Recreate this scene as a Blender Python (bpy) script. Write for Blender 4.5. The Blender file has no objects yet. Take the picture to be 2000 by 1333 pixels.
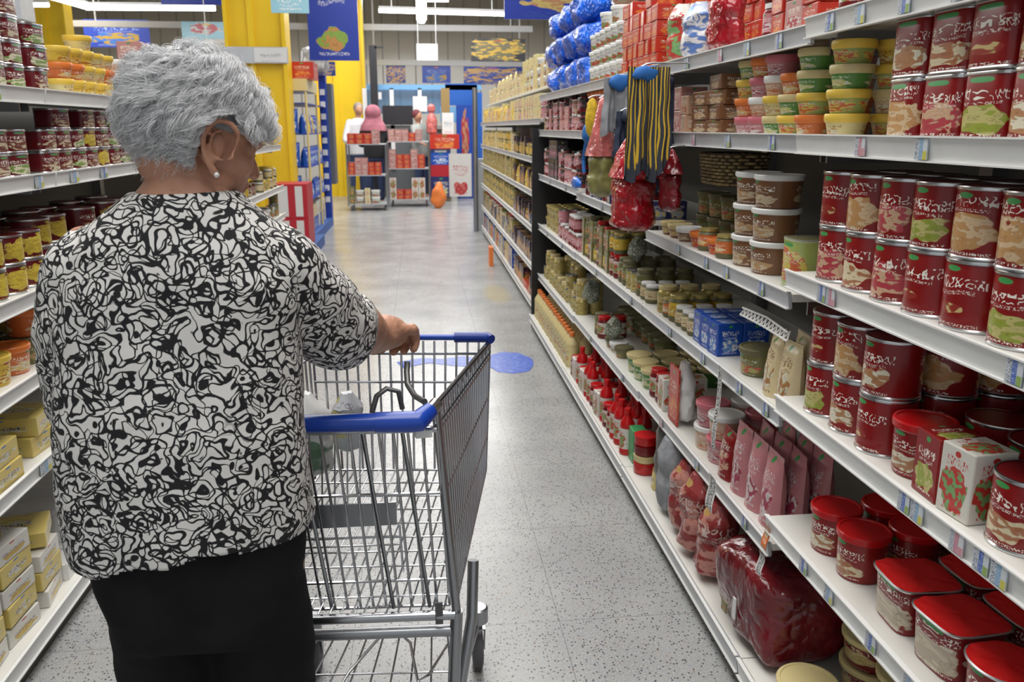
import bpy, bmesh, math, random
import numpy as np
from mathutils import Vector, Matrix, noise
R = random.Random(7)
SC = bpy.context.scene
COL = SC.collection
PI = math.pi

# ---------------------------------------------------------------- camera, world, lights, exposure
cam_d = bpy.data.cameras.new('camera'); cam = bpy.data.objects.new('camera', cam_d); COL.objects.link(cam)
cam_d.sensor_width = 36; cam_d.lens = 1650/2000*36; cam_d.clip_start = 0.05; cam_d.clip_end = 200
cam.location = (0, 0, 1.42)
cam.rotation_euler = (math.radians(90-14.167), 0, math.radians(-6.204))
cam_d.dof.use_dof = True; cam_d.dof.focus_distance = 1.75; cam_d.dof.aperture_fstop = 8
SC.camera = cam
SC.view_settings.view_transform = 'Standard'; SC.view_settings.look = 'None'
SC.view_settings.gamma = 1; SC.view_settings.use_curve_mapping = False
SC.view_settings.exposure = 0.45
w = bpy.data.worlds.new('world'); SC.world = w; w.use_nodes = True
w.node_tree.nodes['Background'].inputs[0].default_value = (0.93, 0.97, 1, 1)
w.node_tree.nodes['Background'].inputs[1].default_value = 0.38

def area(name, loc, size, power, rot=(0, 0, 0), col=(1, 0.985, 0.96)):
    l = bpy.data.lights.new(name, 'AREA'); l.shape = 'RECTANGLE'; l.size, l.size_y = size; l.energy = power; l.color = col
    o = bpy.data.objects.new(name, l); o.location = loc; o.rotation_euler = rot; COL.objects.link(o); return o
# the rows of ceiling lamps over the aisle and its neighbours
for (lx, ly, lw, ll, p) in [(0.1, 0.6, 2.2, 3.0, 75), (-0.1, 3.8, 2.4, 3.0, 70), (0.0, 7.6, 2.4, 3.4, 75), (0, 11.5, 2.4, 3.4, 80),
                        (0, 16.0, 4.0, 3.0, 190), (-5.5, 9, 1.5, 6, 170), (0, 21, 8, 1.5, 260), (5.5, 14, 1.5, 6, 130), (-7.5, 19, 3, 3, 150)]:
    area('ceiling_light_source', (lx, ly, 4.3), (lw, ll), p*1.15)

# ---------------------------------------------------------------- materials
class NT:
    """tiny helper to write shader maths"""
    def __init__(s, nt): s.nt = nt; s.N = nt.nodes; s.L = nt.links
    def n(s, t, **k):
        x = s.N.new(t)
        for a, b in k.items(): setattr(x, a, b)
        return x
    def put(s, sock, v):
        if isinstance(v, bpy.types.NodeSocket): s.L.new(v, sock)
        elif v is not None: sock.default_value = v
    def m(s, op, a, b=None, c=None):
        x = s.n('ShaderNodeMath', operation=op); s.put(x.inputs[0], a)
        if b is not None: s.put(x.inputs[1], b)
        if c is not None: s.put(x.inputs[2], c)
        return x.outputs[0]
    def ss(s, x_, lo, hi, a=0.0, b=1.0):
        x = s.n('ShaderNodeMapRange', interpolation_type='SMOOTHSTEP'); s.put(x.inputs[0], x_)
        x.inputs[1].default_value = lo; x.inputs[2].default_value = hi; x.inputs[3].default_value = a; x.inputs[4].default_value = b
        return x.outputs[0]
    def band(s, x, lo, hi, e=0.01):
        return s.m('MULTIPLY', s.ss(x, lo-e, lo+e), s.ss(x, hi-e, hi+e, 1, 0))
    def mix(s, f, a, b):
        x = s.n('ShaderNodeMix', data_type='RGBA'); s.put(x.inputs[0], f); s.put(x.inputs[6], a); s.put(x.inputs[7], b); return x.outputs[2]
    def noise(s, vec, scale, detail=0.0, w=None, rough=0.5):
        x = s.n('ShaderNodeTexNoise', noise_dimensions='4D' if w is not None else '3D')
        s.put(x.inputs['Vector'], vec); x.inputs['Scale'].default_value = scale; x.inputs['Detail'].default_value = detail
        x.inputs['Roughness'].default_value = rough
        if w is not None: s.put(x.inputs['W'], w)
        return x.outputs[0]
    def comb(s, a, b, c=0.0):
        x = s.n('ShaderNodeCombineXYZ'); s.put(x.inputs[0], a); s.put(x.inputs[1], b); s.put(x.inputs[2], c); return x.outputs[0]
    def sep(s, v):
        x = s.n('ShaderNodeSeparateXYZ'); s.put(x.inputs[0], v); return x.outputs
    def coord(s, k='Object'): return s.n('ShaderNodeTexCoord').outputs[k]

def c4(c): return (c[0], c[1], c[2], 1)
MATS = {}
def new_mat(name):
    m = bpy.data.materials.new(name); m.use_nodes = True; MATS[name] = m
    b = m.node_tree.nodes['Principled BSDF']; return m, NT(m.node_tree), b
def mat(name, col, rough=0.5, metal=0.0, spec=0.5, var=0.0, emit=None, alpha=None, trans=0.0, vscale=8, coat=0.0):
    if name in MATS: return MATS[name]
    m, t, b = new_mat(name)
    b.inputs['Base Color'].default_value = c4(col); b.inputs['Roughness'].default_value = rough
    b.inputs['Metallic'].default_value = metal; b.inputs['Specular IOR Level'].default_value = spec
    b.inputs['Coat Weight'].default_value = coat
    if trans: b.inputs['Transmission Weight'].default_value = trans
    if var:
        n = t.noise(t.coord(), vscale, 3)
        t.put(b.inputs['Base Color'], t.mix(t.ss(n, .3, .7), c4([x*(1-var) for x in col]), c4([min(1, x*(1+var)) for x in col])))
    if emit: b.inputs['Emission Color'].default_value = c4(col); b.inputs['Emission Strength'].default_value = emit
    if alpha is not None: b.inputs['Alpha'].default_value = alpha
    return m

# label print shared by all packages: picture blob, squiggled lettering, small badge
g = bpy.data.node_groups.new('package_print', 'ShaderNodeTree')
for nm, ty in [('Base', 'NodeSocketColor'), ('PicA', 'NodeSocketColor'), ('PicB', 'NodeSocketColor'), ('Ink', 'NodeSocketColor'), ('Badge', 'NodeSocketColor'),
               ('Seed', 'NodeSocketFloat'), ('PicV', 'NodeSocketFloat'), ('PicW', 'NodeSocketFloat'), ('PicH', 'NodeSocketFloat'), ('TextV', 'NodeSocketFloat')]:
    g.interface.new_socket(name=nm, in_out='INPUT', socket_type=ty)
g.interface.new_socket(name='Color', in_out='OUTPUT', socket_type='NodeSocketColor')
t = NT(g); gi = t.n('NodeGroupInput').outputs; go = t.n('NodeGroupOutput')
uv = t.sep(t.coord('UV')); u, v = uv[0], uv[1]
W = t.m('ADD', t.m('MULTIPLY', t.n('ShaderNodeObjectInfo').outputs['Random'], 9.0), gi['Seed'])
vec = t.comb(u, v)
du = t.m('DIVIDE', t.m('SUBTRACT', u, .5), gi['PicW']); dv = t.m('DIVIDE', t.m('SUBTRACT', v, gi['PicV']), gi['PicH'])
n1 = t.noise(vec, 5, 1, W)
d = t.m('ADD', t.m('SQRT', t.m('ADD', t.m('MULTIPLY', du, du), t.m('MULTIPLY', dv, dv))), t.m('MULTIPLY', t.m('SUBTRACT', n1, .5), 1.5))
pm = t.ss(d, .93, 1.0, 1, 0)
n2 = t.noise(t.comb(u, t.m('MULTIPLY', v, 1.4)), 7, 1.5, t.m('ADD', W, 3))
pic = t.mix(t.ss(n2, .47, .53), gi['PicA'], gi['PicB'])
pic = t.mix(t.m('MULTIPLY', t.ss(t.m('ABSOLUTE', t.m('SUBTRACT', t.m('FRACT', t.m('MULTIPLY', n2, 7)), .5)), .0, .1, 1, 0), .45), pic, (0.05, 0.02, 0.01, 1))
col = t.mix(pm, gi['Base'], pic)
# headline letters: contours of fine noise, cut by gaps between letters
tn = t.noise(t.comb(t.m('MULTIPLY', u, 1.5), v), 13, 0, t.m('ADD', W, 7))
stroke = t.ss(t.m('ABSOLUTE', t.m('SUBTRACT', tn, .5)), .045, .065, 1, 0)
vt = t.m('ADD', t.m('SUBTRACT', v, gi['TextV']), t.m('MULTIPLY', t.m('SUBTRACT', t.noise(vec, 4, 0, W), .5), .12))
tm = t.m('MULTIPLY', t.m('MULTIPLY', stroke, t.band(vt, -.075, .075, .004)), t.band(u, .16, .84, .01))
gap = t.ss(t.m('ABSOLUTE', t.m('SUBTRACT', t.m('FRACT', t.m('MULTIPLY', u, 11)), .5)), .42, .45, 1, 0)
col = t.mix(t.m('MULTIPLY', tm, gap), col, gi['Ink'])
tn2 = t.noise(t.comb(t.m('MULTIPLY', u, 2.2), t.m('MULTIPLY', v, 1.4)), 30, 0, t.m('ADD', W, 5))
s2 = t.ss(tn2, .5, .56)
b2 = t.m('MAXIMUM', t.m('MULTIPLY', t.band(v, .065, .105, .004), t.band(u, .2, .8)), t.m('MULTIPLY', t.m('MULTIPLY', t.band(t.m('ADD', vt, .13), -.025, .025, .004), t.band(u, .22, .75)), .7))
col = t.mix(t.m('MULTIPLY', s2, b2), col, gi['Ink'])
bd = t.m('SQRT', t.m('ADD', t.m('POWER', t.m('DIVIDE', t.m('SUBTRACT', u, .5), .09), 2.0), t.m('POWER', t.m('DIVIDE', t.m('SUBTRACT', v, .9), .045), 2.0)))
col = t.mix(t.ss(bd, .9, 1.0, 1, 0), col, gi['Badge'])
t.put(go.inputs[0], col)
PRINT = g

def label_mat(name, base, pa, pb, ink=(.85, .82, .74), badge=(.05, .3, .08), seed=0.0, pv=.32, pw=.36, ph=.2, tv=.68, rough=.28, metal=0.0, alpha=None):
    m, t, b = new_mat(name)
    gnode = t.n('ShaderNodeGroup', node_tree=PRINT); I = gnode.inputs
    I['Base'].default_value = c4(base); I['PicA'].default_value = c4(pa); I['PicB'].default_value = c4(pb); I['Ink'].default_value = c4(ink); I['Badge'].default_value = c4(badge)
    I['Seed'].default_value = seed; I['PicV'].default_value = pv; I['PicW'].default_value = pw; I['PicH'].default_value = ph; I['TextV'].default_value = tv
    t.put(b.inputs['Base Color'], gnode.outputs[0]); b.inputs['Roughness'].default_value = rough; b.inputs['Metallic'].default_value = metal
    if alpha is not None: b.inputs['Alpha'].default_value = alpha
    return m

RED = (.245, .006, .007); DRED = (.12, .006, .01); CREAM = (.72, .6, .36); MAR = (.17, .012, .018)
mat('steel', (.62, .63, .64), .25, 1.0); mat('chrome', (.46, .47, .49), .2, 1.0); mat('zinc', (.38, .39, .41), .34, 1.0)
mat('dark_steel', (.12, .12, .12), .4, .6)
mat('shelf_white', (.74, .73, .68), .38, var=.05, vscale=5); mat('shelf_rail', (.76, .77, .76), .3, var=.04, vscale=9)
mat('rail_grey', (.50, .52, .55), .35, var=.05)
mat('back_panel', (.13, .13, .12), .6); mat('shelf_dark', (.09, .09, .07), .6, var=.2)
mat('black_plastic', (.012, .012, .014), .4); mat('white_plastic', (.8, .8, .78), .35); mat('rubber', (.10, .10, .105), .6)
mat('cobalt', (.002, .050, .40), .3, coat=.3); mat('cobalt_dark', (.003, .03, .25), .35)
mat('red_lid', (.50, .006, .008), .25); mat('dark_red_lid', (.16, .004, .006), .3); mat('bright_red', (.62, .012, .012), .25)
mat('white_lid', (.82, .82, .8), .35); mat('cream_lid', (.66, .55, .27), .35); mat('gold_lid', (.5, .4, .14), .35, .5)
mat('olive_lid', (.14, .13, .06), .45); mat('yellow_lid', (.8, .55, .08), .35); mat('pink_lid', (.6, .16, .2), .35)
mat('blue_lid', (.02, .11, .5), .3); mat('black_lid', (.02, .02, .02), .3); mat('orange_lid', (.75, .2, .04), .35); mat('green_lid', (.04, .3, .1), .35)
mat('column_yellow', (.80, .53, .008), .4, var=.06, vscale=1.5)
mat('clear_film', (.8, .8, .8), .08, alpha=.28); mat('smoke_film', (.14, .13, .12), .12, alpha=.8)
mat('price_paper', (.7, .72, .74), .5)
def tag_mat(name, c1, c2, seed):
    m, t, b = new_mat(name); q = t.sep(t.coord('UV')); ink = t.ss(t.noise(t.comb(q[0], t.m('MULTIPLY', q[1], 2.5)), 16, 1, t.m('ADD', t.n('ShaderNodeObjectInfo').outputs['Random'], seed)), .52, .56)
    c = t.mix(t.band(q[0], .36, .66, .01), (.62, .66, .70, 1), c4(c1)); c = t.mix(t.m('MULTIPLY', t.band(q[0], .68, .98, .01), t.ss(q[1], .40, .43, 1, 0)), c, c4(c2))
    c = t.mix(t.m('MULTIPLY', ink, t.band(q[0], .04, .34, .01)), c, (.03, .04, .12, 1)); c = t.mix(t.m('MULTIPLY', t.m('MULTIPLY', ink, .7), t.band(q[0], .38, .64, .01)), c, (.6, .65, .75, 1))
    t.put(b.inputs['Base Color'], c); b.inputs['Roughness'].default_value = .35
tag_mat('tag_blue', (.03, .10, .45), (.28, .42, .12), 1); tag_mat('tag_yellow', (.18, .36, .55), (.60, .56, .10), 2); tag_mat('tag_pink', (.55, .16, .22), (.60, .30, .34), 3)

# ---------------------------------------------------------------- mesh builder
class MB:
    def __init__(s): s.v = []; s.f = []; s.fm = []; s.uv = []; s.mats = []; s.X = None
    def mi(s, m):
        if m not in s.mats: s.mats.append(m)
        return s.mats.index(m)
    def vert(s, p):
        if s.X is not None: p = s.X @ Vector(p)
        s.v.append(tuple(p)); return len(s.v)-1
    def face(s, idx, m, uv=None):
        s.f.append(idx); s.fm.append(s.mi(m)); s.uv.append(uv or [(0, 0)]*len(idx))
    def box(s, lo, hi, m, faces='all'):
        x0, y0, z0 = lo; x1, y1, z1 = hi
        P = [s.vert(p) for p in [(x0, y0, z0), (x1, y0, z0), (x1, y1, z0), (x0, y1, z0), (x0, y0, z1), (x1, y0, z1), (x1, y1, z1), (x0, y1, z1)]]
        q = [(0, 0), (1, 0), (1, 1), (0, 1)]
        for f in [(0, 1, 5, 4), (1, 2, 6, 5), (2, 3, 7, 6), (3, 0, 4, 7), (4, 5, 6, 7), (3, 2, 1, 0)]: s.face([P[i] for i in f], m, q)
        return s
    def cbox(s, c, d, m): return s.box([c[i]-d[i]/2 for i in range(3)], [c[i]+d[i]/2 for i in range(3)], m)
    def bar(s, a, b, w, h, m, up=(0, 0, 1)):
        a, b = Vector(a), Vector(b); d = (b-a).normalized(); upv = Vector(up)
        r = d.cross(upv)
        if r.length < 1e-5: r = d.cross(Vector((1, 0, 0)))
        r.normalize(); n = r.cross(d)
        P = []
        for e in (a, b):
            for (i, j) in ((-1, -1), (1, -1), (1, 1), (-1, 1)): P.append(s.vert(e+r*(w/2*i)+n*(h/2*j)))
        for f in [(0, 1, 2, 3), (7, 6, 5, 4), (0, 4, 5, 1), (1, 5, 6, 2), (2, 6, 7, 3), (3, 7, 4, 0)]: s.face([P[i] for i in f], m, [(0, 0), (1, 0), (1, 1), (0, 1)])
        return s
    def lathe(s, prof, m, seg=24, c=(0, 0, 0), sx=1, sy=1, n=2.0, urep=2, cap=True, v0=None, v1=None, mats=None, wob=None):
        zs = [p[1] for p in prof]; v0 = min(zs) if v0 is None else v0; v1 = max(zs) if v1 is None else v1
        rings = []
        for (r, z) in prof:
            ring = []
            for k in range(seg):
                a = 2*PI*k/seg; ca, sa = math.cos(a), math.sin(a)
                x = math.copysign(abs(ca)**(2/n), ca)*r*sx; y = math.copysign(abs(sa)**(2/n), sa)*r*sy
                p = Vector((c[0]+x, c[1]+y, c[2]+z))
                if wob: p = wob(p, a, z)
                ring.append(s.vert(p))
            rings.append(ring)
        for i in range(len(rings)-1):
            va, vb = (prof[i][1]-v0)/(v1-v0+1e-9), (prof[i+1][1]-v0)/(v1-v0+1e-9)
            mm = mats[i] if mats else m
            for k in range(seg):
                k2 = (k+1) % seg; ua, ub = k/seg*urep+.5, (k+1)/seg*urep+.5
                fl = math.floor((ua+ub)/2); ua -= fl; ub -= fl
                s.face([rings[i][k], rings[i][k2], rings[i+1][k2], rings[i+1][k]], mm, [(ua, va), (ub, va), (ub, vb), (ua, vb)])
        if cap:
            s.face(rings[0][::-1], mats[0] if mats else m); s.face(rings[-1], mats[-1] if mats else m)
        return s
    def tube(s, pts, r, m, seg=8, closed=False, cap=True, sq=1.0):
        pts = [Vector(p) for p in pts]; n = len(pts); rr = r if isinstance(r, (list, tuple)) else [r]*n
        T = []
        for i in range(n):
            a = pts[i-1] if (i or closed) else pts[0]; b = pts[(i+1) % n] if (i < n-1 or closed) else pts[-1]
            T.append((b-a).normalized() if (b-a).length > 1e-9 else Vector((0, 0, 1)))
        ref = Vector((0, 0, 1)) if abs(T[0].z) < .9 else Vector((1, 0, 0))
        N = (ref-T[0]*ref.dot(T[0])).normalized(); rings = []
        for i in range(n):
            N = (N-T[i]*N.dot(T[i]))
            N = N.normalized() if N.length > 1e-6 else T[i].orthogonal().normalized()
            B = T[i].cross(N)
            rings.append([s.vert(pts[i]+(N*math.cos(2*PI*k/seg)*sq+B*math.sin(2*PI*k/seg))*rr[i]) for k in range(seg)])
        for i in range(n if closed else n-1):
            A, Bq = rings[i], rings[(i+1) % n]
            for k in range(seg):
                k2 = (k+1) % seg
                s.face([A[k], A[k2], Bq[k2], Bq[k]], m, [(k/seg, i/n), ((k+1)/seg, i/n), ((k+1)/seg, (i+1)/n), (k/seg, (i+1)/n)])
        if cap and not closed: s.face(rings[0][::-1], m); s.face(rings[-1], m)
        return s
    def grid(s, fn, nu, nv, m, closed_u=False, uvs=True):
        P = [[s.vert(fn(i/nu, j/nv)) for i in range(nu+(0 if closed_u else 1))] for j in range(nv+1)]
        for j in range(nv):
            for i in range(nu):
                i2 = (i+1) % nu if closed_u else i+1
                s.face([P[j][i], P[j][i2], P[j+1][i2], P[j+1][i]], m, [(i/nu, j/nv), ((i+1)/nu, j/nv), ((i+1)/nu, (j+1)/nv), (i/nu, (j+1)/nv)])
        return P
    def blob(s, c, r, m, nu=16, nv=10, n=2.0, wob=0.0, ws=8.0, seed=0.0, rot=None):
        c = Vector(c)
        def sg(x, e): return math.copysign(abs(x)**e, x)
        e = 2/n; rings = []
        def pt(th, ph):
            p = Vector((r[0]*sg(math.cos(ph), e)*sg(math.cos(th), e), r[1]*sg(math.cos(ph), e)*sg(math.sin(th), e), r[2]*sg(math.sin(ph), e)))
            if wob: p *= 1+wob*noise.noise(p*ws+Vector((seed, seed*1.7, 3)))*2
            if rot is not None: p = rot @ p
            return c+p
        for j in range(nv+1):
            ph = -PI/2+PI*j/nv
            if j in (0, nv): rings.append([s.vert(pt(0, ph))])
            else: rings.append([s.vert(pt(2*PI*k/nu, ph)) for k in range(nu)])
        for j in range(nv):
            A, B = rings[j], rings[j+1]
            for k in range(nu):
                k2 = (k+1) % nu; U = [k/nu*2 % 1, 0]; ua = k/nu*2 % 1; ub = ua+2/nu; va, vb = j/nv, (j+1)/nv
                if len(A) == 1: s.face([A[0], B[k2], B[k]], m, [(ua, va), (ub, vb), (ua, vb)])
                elif len(B) == 1: s.face([A[k], A[k2], B[0]], m, [(ua, va), (ub, va), (ua, vb)])
                else: s.face([A[k], A[k2], B[k2], B[k]], m, [(ua, va), (ub, va), (ub, vb), (ua, vb)])
        return s
    def mesh(s, name, smooth=35):
        me = bpy.data.meshes.new(name); me.from_pydata(s.v, [], s.f)
        for m in s.mats: me.materials.append(MATS[m])
        me.polygons.foreach_set('material_index', s.fm)
        uvl = me.uv_layers.new(name='UVMap'); flat = [x for f in s.uv for p in f for x in p]; uvl.data.foreach_set('uv', flat)
        if smooth: me.shade_smooth(); me.set_sharp_from_angle(angle=math.radians(smooth))
        me.update(); return me
    def obj(s, name, parent=None, smooth=35): return link(name, s.mesh(name, smooth), parent)

def link(name, data, parent=None):
    o = bpy.data.objects.new(name, data); COL.objects.link(o)
    if parent is not None: o.parent = parent
    return o
def tag(o, label=None, cat=None, group=None, kind=None):
    if label: o['label'] = label
    if cat: o['category'] = cat
    if group: o['group'] = group
    if kind: o['kind'] = kind
    return o
def empty(name, loc=(0, 0, 0), rz=0, label=None, cat=None, group=None):
    o = link(name, None); o.location = loc; o.rotation_euler = (0, 0, rz); o.empty_display_size = .05
    return tag(o, label, cat, group)
def struct(o): o['kind'] = 'structure'; return o
KIDS = {}
def dup(root):
    r = root.copy(); COL.objects.link(r)
    for ch in KIDS.get(root.name, []):
        c = ch.copy(); COL.objects.link(c); c.parent = r
        for g_ in KIDS.get(ch.name, []):
            d_ = g_.copy(); COL.objects.link(d_); d_.parent = c
    return r
def kid(o, parent): o.parent = parent; KIDS.setdefault(parent.name, []).append(o); return o

# ---------------------------------------------------------------- the room
m, t, b = new_mat('terrazzo')
P = t.coord('Object'); x, y, z = t.sep(P)
vor = t.n('ShaderNodeTexVoronoi', feature='F1'); t.put(vor.inputs['Vector'], P); vor.inputs['Scale'].default_value = 115
chip = t.ss(vor.outputs['Distance'], .28, .40, 1, 0)
vc = t.sep(vor.outputs['Color']); dark = t.ss(vc[0], .54, .58); tan_ = t.ss(vc[1], .84, .88)
base = t.mix(t.ss(t.noise(P, 3, 3), .35, .65), (.29, .295, .30, 1), (.35, .355, .355, 1))
base = t.mix(t.ss(t.noise(P, 190, 1), .45, .7, 0, .6), base, (.50, .50, .485, 1))
colr = t.mix(t.m('MULTIPLY', chip, dark), base, (.07, .07, .075, 1))
colr = t.mix(t.m('MULTIPLY', t.m('MULTIPLY', chip, tan_), .7), colr, (.38, .27, .19, 1))
fx = t.m('ABSOLUTE', t.m('SUBTRACT', t.m('FRACT', t.m('DIVIDE', t.m('ADD', x, .22), .6)), .5)); fy = t.m('ABSOLUTE', t.m('SUBTRACT', t.m('FRACT', t.m('DIVIDE', t.m('ADD', y, .2), .6)), .5))
seam = t.m('MAXIMUM', t.ss(fx, .4965, .4985), t.ss(fy, .4965, .4985))
colr = t.mix(t.m('MULTIPLY', seam, .6), colr, (.12, .12, .12, 1))
st = t.m('MULTIPLY', t.ss(t.noise(P, 1.7, 4), .58, .75), .35); colr = t.mix(st, colr, (.30, .29, .26, 1))
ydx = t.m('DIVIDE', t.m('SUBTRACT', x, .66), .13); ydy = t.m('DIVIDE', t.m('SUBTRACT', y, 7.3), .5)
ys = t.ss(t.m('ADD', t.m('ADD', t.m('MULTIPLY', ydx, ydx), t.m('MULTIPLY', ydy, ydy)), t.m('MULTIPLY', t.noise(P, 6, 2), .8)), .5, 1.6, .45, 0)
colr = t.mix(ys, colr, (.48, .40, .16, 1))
t.put(b.inputs['Base Color'], colr)
t.put(b.inputs['Roughness'], t.ss(t.noise(P, 2.5, 3), .3, .7, .20, .27)); b.inputs['Specular IOR Level'].default_value = .36
fl = MB().box((-14, -3, -.1), (14, 27, 0), 'terrazzo').obj('floor', smooth=0); struct(fl)

m, t, b = new_mat('wall_cladding')
x, y, z = t.sep(t.coord('Object'))
fr = t.m('ABSOLUTE', t.m('SUBTRACT', t.m('FRACT', t.m('MULTIPLY', x, 2.2)), .5))
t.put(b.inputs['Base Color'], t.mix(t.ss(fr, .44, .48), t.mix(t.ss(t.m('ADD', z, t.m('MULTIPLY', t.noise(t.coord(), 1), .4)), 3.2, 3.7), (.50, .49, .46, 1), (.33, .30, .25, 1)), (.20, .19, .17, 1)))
b.inputs['Roughness'].default_value = .6
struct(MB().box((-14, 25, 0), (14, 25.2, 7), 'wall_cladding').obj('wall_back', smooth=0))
mat('wall_paint', (.55, .54, .5), .7); mat('ceiling_paint', (.42, .40, .36), .8)
struct(MB().box((-14.2, -3, 0), (-14, 25, 7), 'wall_paint').obj('wall_left', smooth=0))
struct(MB().box((14, -3, 0), (14.2, 25, 7), 'wall_paint').obj('wall_right', smooth=0))
struct(MB().box((-14, -3, 6), (14, 25.2, 6.2), 'ceiling_paint').obj('ceiling', smooth=0))
# ---------------------------------------------------------------- seeing points: where a pixel of the photo lies on a plane of the place
_p = math.radians(14.167); _s = math.radians(6.204)
FW = Vector((math.sin(_s)*math.cos(_p), math.cos(_s)*math.cos(_p), -math.sin(_p))); RT = Vector((math.cos(_s), -math.sin(_s), 0)); UP = RT.cross(FW)
def ray(x, y): return FW+RT*((x-1000)/1650)+UP*((666.5-y)/1650)
def atY(x, y, Y): r = ray(x, y); return Vector((0, 0, 1.42))+r*(Y/r.y)
def atX(x, y, X): r = ray(x, y); return Vector((0, 0, 1.42))+r*(X/r.x)
def atZ(x, y, Z): r = ray(x, y); return Vector((0, 0, 1.42))+r*((Z-1.42)/r.z)

# ---------------------------------------------------------------- gondola shelving
def gondola(name, label, xf, xb, y0, y1, levels, base, top, rail='shelf_rail', group=None, base_x=None, tags=(), plate='shelf_white'):
    sd = 1 if xb > xf else -1
    g = empty(name, ((xf+xb)/2, (y0+y1)/2, 0), 0, label, 'shelving', group)
    ox, oy = g.location.x, g.location.y
    def X(x): return x-ox
    Y0, Y1 = y0-oy, y1-oy
    MB().box((min(X(xb), X(xb)+sd*.03), Y0, 0), (max(X(xb), X(xb)+sd*.03), Y1, top), 'back_panel').obj('back_panel', g, 0)
    for yy in (Y0+.012, Y1-.012):
        MB().box((min(X(xb-sd*.04), X(xb)), yy-.012, 0), (max(X(xb-sd*.04), X(xb)), yy+.012, top), 'zinc').obj('upright', g, 0)
    bx = base_x if base_x is not None else xf
    lo, hi = sorted((X(bx+sd*.02), X(xb-sd*.045)))
    MB().box((lo, Y0+.002, .0), (hi, Y1-.002, base-.02), 'shelf_dark').obj('plinth', g, 0)
    for li, z in [(-1, base)]+list(enumerate(levels)):
        fx_ = bx if li < 0 else xf
        lo, hi = sorted((X(fx_+sd*.006), X(xb-sd*.045)))
        sh = MB()
        sh.box((lo, Y0+.002, z-.018), (hi, Y1-.002, z), plate)
        if li >= 0:
            for yy in (Y0+.03, Y1-.03): sh.box((lo+.05 if sd > 0 else lo, yy-.003, z-.055), (hi if sd > 0 else hi-.05, yy+.003, z-.019), 'zinc')
        so = sh.obj('shelf', g, 0)
        h = .040 if li >= 0 else .05
        a = Vector((X(fx_), Y0+.004, z-h/2+.006)); b_ = Vector((X(fx_), Y1-.004, z-h/2+.006))
        rl = MB(); rl.bar(a, b_, .008, h, rail, up=(-.15*sd, 0, 1)); rl.bar(a+Vector((-sd*.007, 0, h/2)), b_+Vector((-sd*.007, 0, h/2)), .008, .003, 'white_plastic')
        rl.bar(a+Vector((-sd*.002, 0, -h/2)), b_+Vector((-sd*.002, 0, -h/2)), .012, .003, 'white_plastic')
        rl.obj('price_rail', so, 0)
        for (ty, tk, tw) in tags:
            if tk[0] != li or not (y0+.03 < ty < y1-.03): continue
            tg = MB()
            tg.X = Matrix.Translation((X(fx_)-sd*.0075, ty-oy, z-h/2+.006)) @ Matrix.Rotation(-sd*.0, 4, 'Y')
            tg.box((-.0012, -tw/2, -.017), (.0012, tw/2, .017), tk[1]); tg.obj('price_tag', so, 0)
    return g

def T(lv, ys, mats_=('tag_blue', 'tag_yellow', 'tag_pink'), w=.035):
    return [(y, (lv, mats_[i % len(mats_)]), w) for i, y in enumerate(ys)]
XF, XB = .85, 1.33
BAYS = {'near': (.50, 1.84), 'second': (1.84, 3.12), 'third': (3.12, 4.56), 'fourth': (4.56, 6.02)}
RZ = {'near': [.09, .49, .80, 1.10, 1.40, 1.64], 'second': [.09, .41, .755, 1.045, 1.40, 1.63], 'third': [.09, .40, .755, 1.08, 1.40, 1.63], 'fourth': [.09, .39, .75, 1.10, 1.40, 1.63]}
gondola('shelving_unit', 'nearest white shelving bay on the right, stocked with red tins', .835, XB, *BAYS['near'], RZ['near'][1:], .09, 1.86, group='right aisle shelving', base_x=.79,
        tags=T(2, [1.02, 1.06, 1.61, 1.65], ('tag_pink', 'tag_blue')) + T(1, [1.03, 1.07, 1.24, 1.28], ('tag_yellow', 'tag_blue')) + T(1, [1.13], ('tag_pink',)) + T(3, [1.0, 1.35, 1.55]) + T(0, [.9, 1.04, 1.2, 1.33, 1.5, 1.62], ('tag_yellow', 'tag_blue')) + T(4, [.9, 1.1, 1.3, 1.45, 1.6, 1.72], ('tag_yellow', 'tag_blue')))
gondola('shelving_unit', 'second white shelving bay on the right, beyond the red tins', XF, XB, *BAYS['second'], RZ['second'][1:], .09, 1.86, 'rail_grey', group='right aisle shelving', base_x=.79,
        tags=T(2, [2.0, 2.25, 2.42, 2.7], ('tag_blue', 'tag_yellow')) + T(1, [1.92, 2.1, 2.4, 2.75], ('tag_blue',)) + T(3, [2.0, 2.3, 2.6, 2.9]) + T(0, [2.0, 2.4, 2.8]) + T(4, [2.0, 2.2, 2.4, 2.7]))
gondola('shelving_unit', 'third shelving bay on the right, behind the hanging gloves', XF, XB, *BAYS['third'], RZ['third'][1:], .09, 1.86, 'rail_grey', group='right aisle shelving', base_x=.79,
        tags=T(2, [3.3, 3.9], ('tag_blue',)) + T(1, [3.3, 4.0]) + T(3, [3.5, 4.1]) + T(0, [3.4, 4.1]))
gondola('shelving_unit', 'fourth shelving bay on the right, before the black end panel', XF, XB, *BAYS['fourth'], RZ['fourth'][1:], .09, 1.86, 'rail_grey', group='right aisle shelving', base_x=.79, tags=T(2, [4.9, 5.5]) + T(1, [5.0, 5.6]))

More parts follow.
